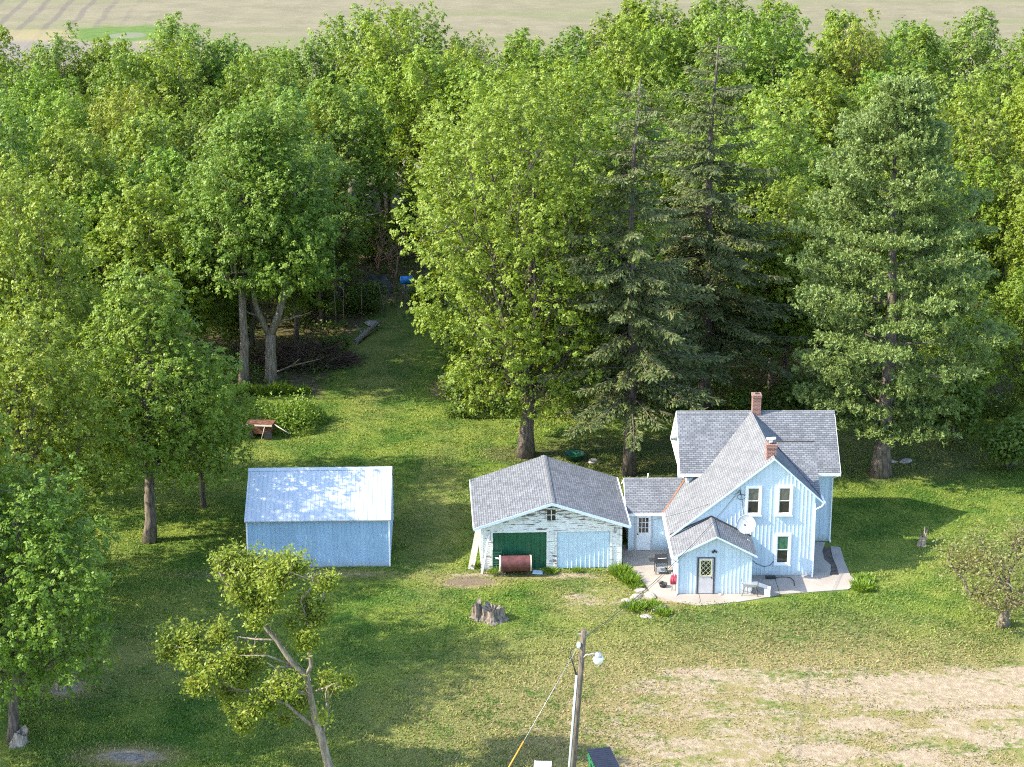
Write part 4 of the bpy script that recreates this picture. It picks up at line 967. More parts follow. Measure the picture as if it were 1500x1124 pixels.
for ri, (rn, yy, hh) in enumerate(ROWS):
    half = yy*.2572+4; n = int(2*half/5.5); row = []
    for i in range(n):
        x = -half+(i+.5)*2*half/n+rng.uniform(-1.6, 1.6); y = yy+rng.uniform(-2.4, 2.4)
        if not keep(x, y): continue
        h = hh*rng.uniform(.82, 1.14)
        if ri >= 6: h *= 1.0+.17*math.exp(-((x-22)/12)**2)+.10*math.exp(-((x+7)/16)**2)-.02*math.exp(-((x+42)/14)**2)
        row.append((x, y, h))
    row.sort()
    for j, (x, y, h) in enumerate(row):
        k = rng.integers(0, 6); tn = rng.choice(5, p=[.27, .25, .16, .14, .18])
        nm, tint = TONES[tn]; s = h/15; wv = s*rng.uniform(.84, 1.02)
        tint = tuple(v*rng.uniform(.92, 1.08) for v in tint)
        where = 'back row of woods by the field' if rn == 'back' else f'{rn} row of the woods'
        plant_tree('woodland_tree', kinds[k], (x, y, 0), f'{nm} tree, {NUM[j]} from left in the {where}', rz=rng.uniform(0, 6.28), sc_=(wv, wv, s), tint=tint, group='broadleaf trees of the woods')
# trees left of the frame whose shade falls on the lawn
for (x, y, h, k, lb) in ((-28.4,81.5,21.5,y2,'tall tree just outside the left edge behind the dark trunked one'), (-33.5,84.8,20,y1,'tall tree outside the left edge, level with the low stump'), (-29.5,76.2,21.5,y1,'tall tree outside the left edge beside the grey rotten stump'),):
    s = h/14.8 if k is y2 else h/16.4
    plant_tree('yard_tree', k, (x, y, 0), lb, rz=x, sc_=(s*.9, s*.9, s), tint=(1, 1, 1))

for i, (x, y, s, k, lb) in enumerate(((-28.5,121.0,.62,0,'low tree at the woods edge left of the straight pale trunk'), (-22.5,120.0,.5,5,'small tree just left of the straight pale trunk'), (-21.5,130.5,.7,2,'small tree behind the left end of the brush pile'), (-2.2,126.0,.62,1,'small tree on the right side of the mown lane, beside the maple'),
        (-3.4,139.0,.7,5,'small tree on the right where the mown lane narrows'), (4.0,124.5,.66,0,'small tree in the gap between maple and spruce'), (17.2,126.0,.72,2,'small tree behind the tall chimney'), (27.5,117.5,.66,0,'small tree tucked behind the white pine, right side'), (32.3,118.5,.72,5,'small tree at the right edge in front of the woods'), (-15.5,137.0,.75,1,'small tree behind the brush pile'), (-17.5,146.5,.8,3,'small tree left of the dark leaning trunk'))):
    plant_tree('understory_tree', kinds[k], (x, y, 0), lb, rz=i*1.3, sc_=(s, s, s), tint=(1.0, 1.05, .95), group='small trees along the woods edge')
# --- shrubs and saplings along the edge of the woods
def shrub(seed, R, H, n, leaf=.2, mat='shrub_leaf'):
    rng = np.random.default_rng(seed); lob = [(np.array([rng.uniform(-.6, .6)*R, rng.uniform(-.6, .6)*R, H*rng.uniform(.3, .75)]), R*rng.uniform(.35, .6)) for _ in range(8)]
    k = rng.integers(0, 8, n); dv = nrm(rng.normal(size=(n, 3))); C = np.array([l[0] for l in lob])[k]; LR = np.array([l[1] for l in lob])[k]
    p = C+dv*(LR*rng.uniform(.6, 1.08, n))[:, None]*np.array([1, 1, H/R*.62]); okk = p[:, 2] > .03
    p, dv = p[okk], dv[okk]; N = dv*.6+np.array([0, 0, .6])+rng.normal(size=p.shape)*.6
    cm = arr_mesh('foliage', leaf_quads(p, N, leaf*rng.uniform(.6, 1.3, len(p)), rng), 4, mat)
    b = MB()
    for c, lr in lob: b.tube(limb_curve((c[0]*.2, c[1]*.2, -.05), c, rng, 3, 0, .2), [.035,.03,.022,.012], 4, cap=False)
    o = b.build('stem', 'dark_bark'); sm = o.data; bpy.data.objects.remove(o); return cm, sm
shr = [shrub(1, 1.5, 2.0, 2600), shrub(2, 1.8, 2.8, 3200, .22), shrub(3, 1.2, 1.5, 2000, .18), shrub(4, 1.3, 3.6, 2600, .22)]
def plant_shrub(k, loc, label, s=1, rz=0, tint=(1, 1, 1), name='shrub', group=None):
    t = thing(name, label, 'shrub', loc, rz, group); t.scale = (s, s, s); link('foliage', shr[k][0], t).color = (*tint, 1); link('stem', shr[k][1], t)
SHR = [(29.6,111.0,1,1.2,'dark shrub at the foot of the woods, right edge of the lawn'), (31.5,107.0,0,1.1,'lowest dark shrub against the right edge of the picture'), (27.6,115.2,3,1.2,'upright shrub behind the white pine on its right'),
 (32.5,113.5,3,1.4,'tall shrub at the right edge in front of the woods'), (25.5,119.5,1,1.3,'shrub in shade right of the pine trunk'), (18.2,118.6,1,1.2,'dark shrub behind the house roof, right of the tall chimney'),
 (21.0,121.0,3,1.3,'tall dark shrub between the house roof and the pine'), (15.2,120.2,0,1.0,'low shrub behind the ridge beside the tall chimney'), (8.6,121.0,1,1.1,'shrub in shade between the two spruces'),
 (4.2,120.5,3,1.1,'shrub between the maple and the first spruce'), (-2.8,121.8,1,1.1,'shrub at the right side of the mown lane'), (-3.0,128.5,3,1.3,'leafy shrub where the mown lane enters the trees, right side'),
 (-3.9,136.0,1,1.2,'shrub on the right of the lane near its far end'), (-5.4,144.5,3,1.2,'bright shrub at the far end of the lane, right'), (-6.6,147.0,0,.9,'shrub below the blue tarp at the end of the lane'),
 (-11.2,145.0,0,1.2,'low shrub behind the pale stone slab'), (-14.6,142.0,1,1.2,'shrub behind the dark leaning trunk'), (-11.8,160.5,1,1.5,'sunlit shrub in the gap below the bare branches, left'),
 (-8.6,161.5,3,1.3,'sunlit shrub in the gap below the bare branches, right'), (-21.4,122.6,1,1.1,'shrub beside the straight trunk at the left of the brush pile'), (-24.0,119.0,3,1.1,'tall shrub at the left end of the woods edge'),
 (-27.0,115.0,1,1.2,'rounded shrub below the left hand woods'), (-22.2,113.5,0,1.1,'low shrub behind the round crowned shade tree'), (-19.4,134.5,3,1.2,'shrub behind the left end of the brush pile'), (-12.6,133.5,2,1.1,'small shrub at the right end of the brush pile'),
 (28.5,122,3,1.5,'shrub under the woods far right'), (34,120,1,1.5,'shrub under the woods at the right edge')]
rng = np.random.default_rng(6)
for (x, y, k, s, lb) in SHR:
    v = rng.uniform(.8, 1.1); br = 1.6 if 'sunlit' in lb or 'bright' in lb else 1  # sunlight at the end of the lane is painted into these shrub tints
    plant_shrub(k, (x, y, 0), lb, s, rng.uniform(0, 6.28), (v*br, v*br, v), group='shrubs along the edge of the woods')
# ------------------------------------------------------------------ things in the yard
# utility pole with lamp
p = thing('utility_pole', 'tall weathered wooden utility pole with a barn light at the bottom of the picture', 'utility pole', (2.36, 72.3, 0))
b = MB(); b.tube([(0,0,-.2),(.0,0,0),(.25,0,3.8),(.50,0,7.55)], [.17,.165,.14,.115], 12); b.build('pole', 'pole_wood', p)
b = MB(); b.tube([(-.13,-.10,.0),(.10,-.09,3.6),(.23,-.07,5.6)], .045, 8); b.build('conduit', 'white_metal', p)
b = MB(); b.tube([(.23,-.07,5.6),(.20,-.08,5.75),(.04,-.05,6.2),(-.03,0,6.6),(.05,0,6.75)], .025, 6); b.tube([(.2,-.07,5.6),(.10,-.08,6.0),(.12,-.08,6.4)], .02, 5); b.build('riser_cable', 'cable', p)
b = MB(); b.tube([(.42,-.08,6.35),(.62,-.10,6.52),(.85,-.12,6.58),(1.0,-.13,6.56)], .03, 8); b.build('lamp_arm', 'grey_metal', p)
b = MB(); b.lathe([(.02,.22),(.11,.20),(.14,.10),(.14,.02)], 14, (1.08,-.13,6.42)); lh = b.build('lamp_housing', 'grey_metal', p)
b = MB(); b.lathe([(.15,.0),(.21,-.02),(.22,-.10),(.17,-.24),(.08,-.32),(.0,-.34)], 16, (1.08,-.13,6.44)); b.build('lamp_lens', 'lamp_glass', lh)
b = MB(); b.lathe([(.0,-.1),(.06,-.1),(.08,-.02),(.08,.08),(.05,.14),(0,.15)], 10, (.30,-.14,6.95)); b.build('insulator', 'white_metal', p)
b = MB(); b.beam((.28,-.02,7.38),(.68,-.02,7.42),.05,.06); b.build('bracket', 'grey_metal', p)
def span(a, c, sag, r, n=28):
    a, c = np.array(a), np.array(c); return [tuple(a*(1-t)+c*t+np.array([0,0,-4*sag*t*(1-t)])) for t in np.linspace(0, 1, n)]
b = MB(); b.tube(span((2.98,72.25,7.35), (11.62,94.98,4.80), .55, 0), .013, 5); b.tube(span((2.98,72.25,7.28), (11.62,94.98,4.72), .60, 0), .008, 5)
tag(b.build('power_cable', 'cable'), 'dark overhead power cable sagging from the utility pole to the house gable', 'cable')
b = MB(); b.tube(span((11.60,94.96,4.66), (5.72,95.98,2.42), .22, 0), .010, 5); tag(b.build('overhead_wire', 'cable'), 'thin wire strung from the house gable past the porch roof to the garage corner', 'wire')
g = thing('guy_wire', 'steel guy wire with a bright orange guard running down left of the utility pole', 'guy wire', (-1.4, 70.4, 0))
A, T = np.array([0, 0, 0.]), np.array([4.22, 1.9, 7.2])
b = MB(); b.tube([A, T], .008, 6); b.build('wire', 'grey_metal', g)
b = MB(); b.tube([A+(T-A)*.05, A+(T-A)*.44], .028, 8); b.build('guard', 'orange', g)
# dumpster
dp = thing('dumpster', 'dark green dumpster with a ribbed black plastic lid at the bottom edge', 'dumpster', (3.16, 74.20, 0), R_(13))
b = MB(); L_, W_ = 1.9, .92
b.hexa([(.06,-L_+.06,.12),(W_-.06,-L_+.06,.12),(W_-.06,-.06,.12),(.06,-.06,.12),(0,-L_,1.02),(W_,-L_,1.02),(W_,0,1.18),(0,0,1.18)])
for y in (-.5, -1.0, -1.5): b.box(-.03, .0, y-.05, y+.05, .2, 1.0)
b.box(-.035, -.002, -L_, 0, .93, 1.0); b.box(-.05, 0, -1.3, -.6, .55, .68); b.build('bin', 'dumpster_green', dp)
b = MB(); n = 13
for i in range(n):
    y0, y1 = -L_*1.01*i/n+.03, -L_*1.01*(i+1)/n+.03; f = lambda y: 1.19+.16*y/L_
    m0, m1 = y0+(y1-y0)*.25, y0+(y1-y0)*.75
    for (q, r, dz0, dz1) in ((y0, m0, .02, .05), (m0, m1, .05, .05), (m1, y1, .05, .02)):
        b.poly([(-.03,q,f(q)+dz0),(W_+.03,q,f(q)+dz0),(W_+.03,r,f(r)+dz1),(-.03,r,f(r)+dz1)])
b.slab([(-.03,-L_*1.01+.03,f(-L_)+.018),(W_+.03,-L_*1.01+.03,f(-L_)+.018),(W_+.03,.03,f(.03)+.018),(-.03,.03,f(.03)+.018)], .03); b.build('lid', 'dumpster_lid', dp)
# white utility cabinet
u = thing('utility_cabinet', 'small white metal utility cabinet left of the pole at the bottom edge', 'cabinet', (.93, 73.35, 0), R_(-3))
b = MB(); b.box(0,.66,0,.48,0,.84); b.build('cabinet_body', 'white_metal', u)
b = MB(); b.box(-.03,.69,-.03,.51,.842,.88); b.build('cabinet_top', 'white_metal', u)
b = MB()
for i in range(7): b.box(.05+i*.085,.10+i*.085,.49,.515,.885,.90)
b.build('vent', 'dark_metal', u)

# stumps
def stump(b, c, r, h, seed, n=22, arc=(0, 2*pi), lean=(0, 0)):
    rng = np.random.default_rng(seed); a0, a1 = arc; full = a1-a0 > 6.2
    ang = np.linspace(a0, a1, n, endpoint=not full); rr = r*(1+.16*np.sin(ang*5+seed)+rng.normal(size=n)*.07); e_ = rng.normal(size=n); e_ = (e_+np.roll(e_, 1)+np.roll(e_, -1))/1.73; hh = h*(1+.16*np.sin(ang*2+seed)+e_*.075)
    lv = [(1.55,0),(1.12,.18),(.98,.5),(.92,1.0)]; rows = []
    for fr, fz in lv: rows.append([(c[0]+lean[0]*fz+cos(a)*q*fr, c[1]+lean[1]*fz+sin(a)*q*fr, max(-.05, z*fz) if fz else -.06) for a, q, z in zip(ang, rr, hh)])
    inner = [(c[0]+lean[0]+cos(a)*q*.45, c[1]+lean[1]+sin(a)*q*.45, z*.72) for a, q, z in zip(ang, rr, hh)]; rows.append(inner)
    m = n if full else n-1
    for i in range(len(rows)-1):
        for j in range(m): k = (j+1) % n; b.poly([rows[i][j], rows[i][k], rows[i+1][k], rows[i+1][j]])
    cc = (c[0]+lean[0], c[1]+lean[1], h*.55)
    for j in range(m): b.poly([inner[j], inner[(j+1) % n], cc])
    if not full:
        base = (c[0], c[1], 0)
        for e in (0, -1): b.poly([base, rows[0][e], rows[2][e], rows[3][e], cc])
t = thing('tree_stump', 'large split grey stump with jagged top in the middle of the front lawn', 'stump', (-1.15, 89.75, 0))
b = MB(); stump(b, (.20, 0), .52, .66, 3, 30); b.build('stump_half', 'stump_wood', t)
b = MB(); stump(b, (-.42, .12), .34, .80, 5, 18, (1.2, 5.2), (-.02, 0)); b.build('stump_half', 'stump_wood', t)
b = MB(); stump(b, (0, 0), .19, .62, 8, 14, lean=(.10, 0)); stump(b, (.10, 0), .10, .85, 9, 10, lean=(.12, 0)); tag(b.build('broken_stump', 'pale_bark', None, (22.0, 99.1, 0)), 'small pale broken stump standing on the lawn right of the house', 'stump')
b = MB(); stump(b, (0, 0), .30, .62, 12, 14, lean=(.2, 0)); tag(b.build('rotten_stump', 'grey_wood', None, (-21.35, 76.9, 0)), 'grey rotten stump right against the dark trunked tree at the lower left', 'stump')
b = MB(); stump(b, (0, 0), .22, .34, 14, 12); stump(b, (.35, .1), .12, .12, 15, 9); tag(b.build('low_stump', 'grey_wood', None, (-20.6, 82.2, 0)), 'low small stump on the bare patch below the left hand tree', 'stump')
rng = np.random.default_rng(3)
def rock(b, c, r, seed, sq=(1, 1, .5)):
    rng = np.random.default_rng(seed); n = 9; rows = []
    for i, (fr, fz) in enumerate(((1, -.1), (1.05, .35), (.8, .8), (.4, 1.0))):
        rows.append([(c[0]+cos(2*pi*j/n)*r*sq[0]*fr*rng.uniform(.8, 1.15), c[1]+sin(2*pi*j/n)*r*sq[1]*fr*rng.uniform(.8, 1.15), c[2]+r*sq[2]*fz*rng.uniform(.9, 1.1)) for j in range(n)])
    for i in range(3):
        for j in range(n): b.poly([rows[i][j], rows[i][(j+1) % n], rows[i+1][(j+1) % n], rows[i+1][j]])
    b.poly(rows[3])
b = MB(); [rock(b, (rng.normal()*.3, rng.normal()*.15, 0), rng.uniform(.07, .16), i) for i in range(12)]; rock(b, (0, 0, -.03), .62, 99, (1.2, .6, .14))
tag(b.build('rubble_heap', 'ash', None, (-16.4, 75.8, 0)), 'little heap of pale ash and rubble at the bottom left of the lawn', 'rubble heap')
STN = [(6.55,93.1,.30,'pale flat stone beside the patio edge, above the garden plants'), (6.25,92.3,.32,'pale flat stone left of the garden plants'), (7.0,92.5,.34,'broad pinkish stone touching the patio curve'), (5.75,91.9,.22,'small stone nearest the garage in the stone bed'),
       (7.33,90.9,.36,'long white stone between the garden plants'), (6.35,93.7,.22,'small stone below the tall plant clump'), (6.6,89.95,.25,'grey stone below the garden plants'), (5.15,95.75,.24,'upright stone at the garage front corner')]
for i, (x, y, r, lb) in enumerate(STN):
    b = MB(); rock(b, (0, 0, 0), r, 40+i, (1.2, .8, .45)); tag(b.build('flat_stone', 'stone', None, (x, y, 0), i), lb, 'stone', 'stones round the patio bed')
for i, (x, y, lb) in enumerate(((22.6,112.0,'left of the two pale stones under the white pine'), (23.6,112.1,'right of the two pale stones under the white pine'), (4.85,112.1,'pale flat slab on the grass behind the garage roof'), (-10.3,141.4,'pale broken concrete slab at the far end of the mown lane'))):
    b = MB(); rock(b, (0, 0, 0), .38 if i < 3 else .62, 60+i, (1.3, .8, .35)); tag(b.build('pale_slab', 'stone', None, (x, y, 0), i*.7), lb, 'stone')
b = MB(); b.lathe([(.0,.05),(.5,.02),(.62,.4),(.66,.42),(.58,.38),(.48,.12),(0,.12)], 18); tag(b.build('tub', 'green_metal', None, (3.75,112.5,0)), 'dark green round tub on the grass behind the garage', 'tub')

# rusty half tank on legs in front of the green door
c_, s_ = cos(R_(2.743)), sin(R_(2.743))
def gp(x, y, z=0): return (-1.592+x*c_-y*s_, 95.745+x*s_+y*c_, z)
tk = thing('rusty_tank', 'maroon rusty half open fuel tank lying in front of the green garage door', 'tank', gp(.95, -.62), R_(2.743))
b = MB(); r, zc, TL = .48, .70, 1.58; aa = np.linspace(R_(-205), R_(68), 26)
for i in range(25):
    q = [(-r*cos(a), zc+r*sin(a)) for a in aa[i:i+2]]
    b.poly([(0,q[0][0],q[0][1]),(TL,q[0][0],q[0][1]),(TL,q[1][0],q[1][1]),(0,q[1][0],q[1][1])], sm=True)
b.build('shell', 'maroon', tk)
b = MB()
for i in range(25):
    q = [(-(r-.02)*cos(a), zc+(r-.02)*sin(a)) for a in aa[i:i+2]]; b.poly([(.02,q[0][0],q[0][1]),(TL-.02,q[0][0],q[0][1]),(TL-.02,q[1][0],q[1][1]),(.02,q[1][0],q[1][1])], sm=True)
b.build('lining', 'rust_inner', tk)
for x in (0, TL):
    b = MB(); b.prism([(x-.03,-(r+.01)*cos(a),zc+(r+.01)*sin(a)) for a in aa], (.06,0,0)); b.build('end_plate', 'bare_plank', tk)
b = MB()
for x in (.15, TL-.15):
    for y in (-.25, .25): b.beam((x,y,0),(x,y,zc-.3),.06,.06)
b.build('stand', 'dark_metal', tk)
b = MB(); b.beam((-.25,-.12,1.02),(.25,-.2,.90),.07,.05); tag(b.build('white_stick', 'white_trim', None, gp(.95,-.62), R_(2.743)), 'short white stick lying across the left end of the rusty tank', 'stick')
b = MB()
for i in range(8): b.hexa([(0,-.05,.08+i*.13),(.40,-.05,.08+i*.13),(.40,.0,.10+i*.13),(0,.0,.10+i*.13),(0,-.04,.12+i*.13),(.40,-.04,.12+i*.13),(.40,.0,.16+i*.13),(0,.0,.16+i*.13)])
b.box(-.04,.0,-.05,.01,0,1.16); b.box(.40,.44,-.05,.01,0,1.16)
tag(b.build('louvred_panel', 'green_metal', None, gp(.62,-.06), R_(2.743)), 'dark green louvred panel standing between the garage wall and the tank', 'panel')
b = MB(); b.slab([(0,0,.10),(.52,0,.06),(.58,.34,.10),(.04,.36,.14)], .03); tag(b.build('metal_sheet', 'pale_blue_metal', None, gp(2.62,-.75), R_(2.743)), 'small pale blue sheet lying on the grass right of the tank', 'sheet')
b = MB(); b.beam(gp(-.55,.15,.0), gp(-.13,.65,1.98), .32, .035, up=(0,1,0)); tag(b.build('plank', 'bare_plank'), 'wide pale plank leaning against the left wall of the garage', 'plank')
b = MB(); b.beam(gp(.02,-.42,.0), gp(.42,-.07,2.1), .085, .06); tag(b.build('loose_downspout', 'white_trim'), 'white downspout leaning against the front left corner of the garage', 'downspout')
b = MB(); b.box(-.5,.5,-.2,.2,0,.07); tag(b.build('doorstep', 'concrete', None, gp(.75,-.32), R_(2.743)), kind='structure')

# patio things
gr = thing('grill_cart', 'black barbecue grill on a wheeled cart, on the shaded patio by the breezeway', 'grill', (7.72, 95.35, .045), R_(6))
b = MB(); aa = np.linspace(0, pi, 10)
b.prism([(-.30, -.22*cos(a), .78+.26*sin(a)) for a in aa], (.62,0,0)); b.build('hood', 'black', gr)
b = MB(); b.box(-.30,.32,-.23,.23,.62,.78); b.build('firebox', 'dark_metal', gr)
b = MB(); b.box(-.28,.30,-.24,.20,.40,.43); b.build('shelf', 'grey_metal', gr)
b = MB(); b.box(-.28,.30,-.24,.20,.14,.17); b.build('shelf', 'grey_metal', gr)
for x in (-.28,.30):
    for y in (-.2,.2): k = MB(); k.beam((x,y,.0),(x,y,.64),.04,.04); k.build('leg', 'black', gr)
k = MB(); k.box(-.62,-.31,-.2,.2,.74,.77); k.build('side_shelf', 'dark_metal', gr)
k = MB(); k.tube([(-.2,-.24,.92),(-.1,-.30,.93),(.14,-.30,.93),(.24,-.24,.92)], .015, 6); k.build('handle', 'white_metal', gr)
for y in (-.24, .24):
    k = MB(); k.tube([(.30,y-.03,.08),(.30,y+.03,.08)], .09, 12); k.build('wheel', 'black', gr)
rd = thing('folded_chair', 'dark red folded cloth chair leaning on the porch corner', 'chair', (8.22, 93.15, .045))
b = MB(); rng = np.random.default_rng(12)
for i in range(5): x = -.13+.065*i; b.tube([(x,.0,.32),(x+rng.normal()*.02,-.06-.03*(i%2),.55),(x+rng.normal()*.03,.05,.86+rng.uniform(-.08,.05))], [.04,.075,.03], 7)
b.build('fabric', 'red_cloth', rd)
b = MB()
for x, y in ((-.12,-.15),(.10,-.16),(-.05,.05),(.14,.03)): b.tube([(x,y,0),(x*.5,0,.5),(x*.8,.06,.95)], .013, 6)
b.build('chair_frame', 'grey_metal', rd)
b = MB(); b.lathe([(0,.02),(.16,.0),(.20,.12),(.22,.2),(.19,.19),(.15,.05),(0,.05)], 12); b.tube([(-.2,0,.18),(-.3,.05,.30),(.0,.12,.26)], .02, 5); tag(b.build('pail', 'black', None, (7.72,93.55,.045)), 'low black pail on the patio beside the red folded chair', 'pail')
bq = thing('camp_grill', 'small grey grill on thin splayed legs at the right front corner of the porch', 'grill', (12.05, 92.62, .045), R_(-8))
b = MB(); b.hexa([(-.30,-.2,.48),(.30,-.2,.48),(.30,.2,.48),(-.30,.2,.48),(-.36,-.25,.64),(.36,-.25,.64),(.36,.25,.64),(-.36,.25,.64)]); b.build('fire_bowl', 'grey_metal', bq)
for x in (-.3,.3):
    for y in (-.2,.2): k = MB(); k.tube([(x*1.35,y*1.3,0),(x*.85,y*.85,.5)], .016, 6); k.build('leg', 'rust', bq)
k = MB(); k.tube([(-.38,-.25,.64),(-.44,-.25,.82),(-.44,.25,.82),(-.38,.25,.64)], .013, 6); k.tube([(-.40,-.26,.3),(.40,-.26,.12)], .013, 6); k.build('rail', 'rust', bq)
k = MB(); k.slab([(.36,-.24,.60),(.95,-.2,.42),(.95,.2,.42),(.36,.24,.60)], .025); k.build('side_tray', 'grey_metal', bq)
k = MB(); k.tube([(0,0,.2),(0,0,.48)], .10, 10); k.build('ash_can', 'white_metal', bq)
bx = thing('white_box', 'upright white box with a dark open side on the patio edge', 'box', (12.92, 92.45, .045), R_(-12))
b = MB(); b.box(-.16,.14,-.14,.14,0,.44); b.build('box_body', 'white_trim', bx)
b = MB(); b.box(.141,.15,-.10,.10,.08,.36); b.build('open_side', 'dark_metal', bx)
b = MB(); b.box(-.26,.26,-.13,.13,0,.09); b.tube([(.26,0,.05),(.6,.1,.03),(1.0,.05,.02),(1.15,-.4,.02),(1.1,-1.0,.02)], .018, 5); tag(b.build('battery_box', 'black', None, (13.35,94.65,.045)), 'flat black box with a cord on the patio under the lower window', 'box')
b = MB(); rock(b, (0,0,0), .12, 7, (1.2,.8,.6)); tag(b.build('small_rock', 'stone', None, (10.55,92.55,.045)), 'small pale rock on the patio below the porch wall', 'stone')
# satellite dish
M['dish_mesh'] = simple('dish_mesh', (.34,.37,.40), .5, .2, .08, 9)
ds = thing('satellite_dish', 'round white mesh satellite dish beside the porch roof on the house front', 'satellite dish', (11.95, 94.15, 2.42))
b = MB(); b.tube([(0,0,.0),(0,-.02,.45),(0,.10,.62)], .035, 8); b.tube([(0,0,.02),(.28,-.15,-.10)], .015, 5); b.build('mast', 'grey_metal', ds)
dn = nrm(np.array([-.22, -.80, .42])); du = nrm(np.cross(dn, [0, 0, 1.])); dv_ = np.cross(du, dn); cz = np.array([-.03, .02, .80])
def dpt(r, a, dpth): return tuple(cz+du*r*cos(a)+dv_*r*sin(a)+dn*dpth)
b = MB(); rs = [0,.12,.25,.37,.48]; n = 28
for i in range(4):
    for j in range(n):
        a0, a1 = 2*pi*j/n, 2*pi*(j+1)/n; q = [dpt(rs[i],a0,rs[i]**2*.55-.12),dpt(rs[i],a1,rs[i]**2*.55-.12),dpt(rs[i+1],a1,rs[i+1]**2*.55-.12),dpt(rs[i+1],a0,rs[i+1]**2*.55-.12)]
        b.poly(q if i else [q[0], q[2], q[3]], sm=True)
b.tube([dpt(.48,a,.007) for a in np.linspace(0,2*pi,30)], .014, 6); b.build('dish', 'dish_mesh', ds)
b = MB(); b.tube([dpt(.46,-1.57,0), dpt(.10,-1.57,.42)], .014, 6); b.tube([dpt(.46,.9,0), dpt(.06,-1.2,.42)], .008, 5); b.build('feed_arm', 'grey_metal', ds)
b = MB(); b.tube([dpt(.10,-1.57,.34), dpt(.05,-1.57,.47)], .04, 8); b.build('receiver', 'dark_metal', ds)

# back of the yard: cart, brush, logs, tarps
ct = thing('rusty_cart', 'small rusty box cart half sunk in tall weeds on the back lawn', 'cart', (-15.6, 116.6, 0), R_(-8))
b = MB(); b.hexa([(-.75,-.45,.35),(.75,-.45,.35),(.75,.45,.35),(-.75,.45,.35),(-.85,-.55,.95),(.85,-.55,.95),(.85,.55,.95),(-.85,.55,.95)]); b.build('cart_box', 'rust', ct)
b = MB(); b.box(-.95,-.55,-.62,-.57,.86,.97); b.box(-.2,.9,-.62,-.57,.90,.98); b.tube([(.2,-.62,.05),(.45,-.58,.95)], .025, 6); b.tube([(.8,0,.9),(1.9,-.3,.4)], .035, 6); b.build('board', 'bare_plank', ct)
for x in (-.6,.6):
    b = MB(); b.tube([(x,-.60,.30),(x,-.50,.30)], .30, 14); b.build('wheel', 'black', ct)
rng = np.random.default_rng(15)
def twig_heap(name, c, rx, ry, h, n, mat, label, cat, ln=(.6, 1.8), w=(.03, .07)):
    a = rng.uniform(0, 2*pi, n); q = rng.uniform(0, 1, n)**.5; x, y = rx*q*np.cos(a), ry*q*np.sin(a)
    z = h*(1-q**2)*(.75+.35*np.sin(x*1.7+c[0])*np.cos(y*1.9))*rng.uniform(.35, 1.05, n)
    C = np.stack([x, y, np.maximum(z, .03)], 1); T = np.stack([rng.normal(size=n), rng.normal(size=n), rng.normal(size=n)*.35+.05], 1)
    me = arr_mesh(name, blade_quads(C, T, rng.normal(size=(n, 3)), rng.uniform(*ln, n), rng.uniform(*w, n)), 4, mat)
    o = link(name, me); o.location = c; tag(o, label, cat); return o
twig_heap('brush_pile', (-14.6, 132.0, 0), 3.7, 1.9, 1.5, 5000, 'brush', 'long brown pile of cut brush behind the forked tree', 'brush pile')
twig_heap('twig_heap', (-2.9, 125.0, 0), 1.7, 1.1, .9, 1200, 'dead_twig', 'small heap of pale dead branches at the right of the mown lane', 'brush pile')
b = MB(); b.tube([(0,0,.15),(.5,1.3,.35),(1.5,4.0,.55)], [.22,.2,.13], 9); b.tube([(.5,1.3,.35),(-.1,1.9,.9)], [.1,.04], 6); tag(b.build('fallen_log', 'grey_wood', None, (-11.2,136.3,0)), 'grey fallen log lying beside the far end of the mown lane', 'log')
b = MB()
for i in range(9):
    for j in range(5):
        f = lambda u, v: (-1.5+3.0*u, -.7+1.4*v, 1.25*sin(pi*min(1,max(0,u)))**.6*sin(pi*v)**.6*(1+.2*sin(u*13+v*7))+.02)
        b.poly([f(i/9,j/5), f((i+1)/9,j/5), f((i+1)/9,(j+1)/5), f(i/9,(j+1)/5)], sm=True)
tag(b.build('covered_woodpile', 'black_tarp', None, (-10.7,150.8,0)), 'dark tarp covered woodpile at the end of the lane, left of the blue drum', 'woodpile')
dr = thing('blue_drum', 'bright blue plastic drum lying on its side at the end of the lane', 'drum', (-8.25, 150.3, 0))
b = MB(); b.tube([(-.48,0,1.0),(-.46,0,1.0),(.46,.1,1.04),(.48,.1,1.04)], [.22,.31,.31,.22], 16); b.build('drum_body', 'blue_tarp', dr)
b = MB(); b.box(-.35,.35,-.2,.3,0,.72); b.build('crate', 'grey_wood', dr)
dt = thing('dead_tree', 'thick dark leaning trunk of a dead tree left of the bare branches', 'tree', (-13.4, 146, 0))
b = MB(); b.tube([(0,0,-.2),(.1,0,1),(.35,-.1,3),(.8,-.2,5.2),(1.3,-.3,8.0),(1.5,-.3,10)], [.75,.55,.48,.42,.33,.2], 10)
for a, c in (((1.3,-.3,7.2),(4.2,-.5,7.4)), ((.35,-.1,3.2),(-1.4,-.3,4.6)), ((.8,-.2,5.2),(2.4,-.6,3.9)), ((1.0,-.2,6),(-.9,.2,8.2)), ((.6,-.1,4.2),(-1.0,-.6,2.9))): b.tube(limb_curve(a, c, rng, 5, .02, .3), [.14,.12,.09,.07,.045,.02], 6)
b.build('trunk', 'dark_bark', dt)
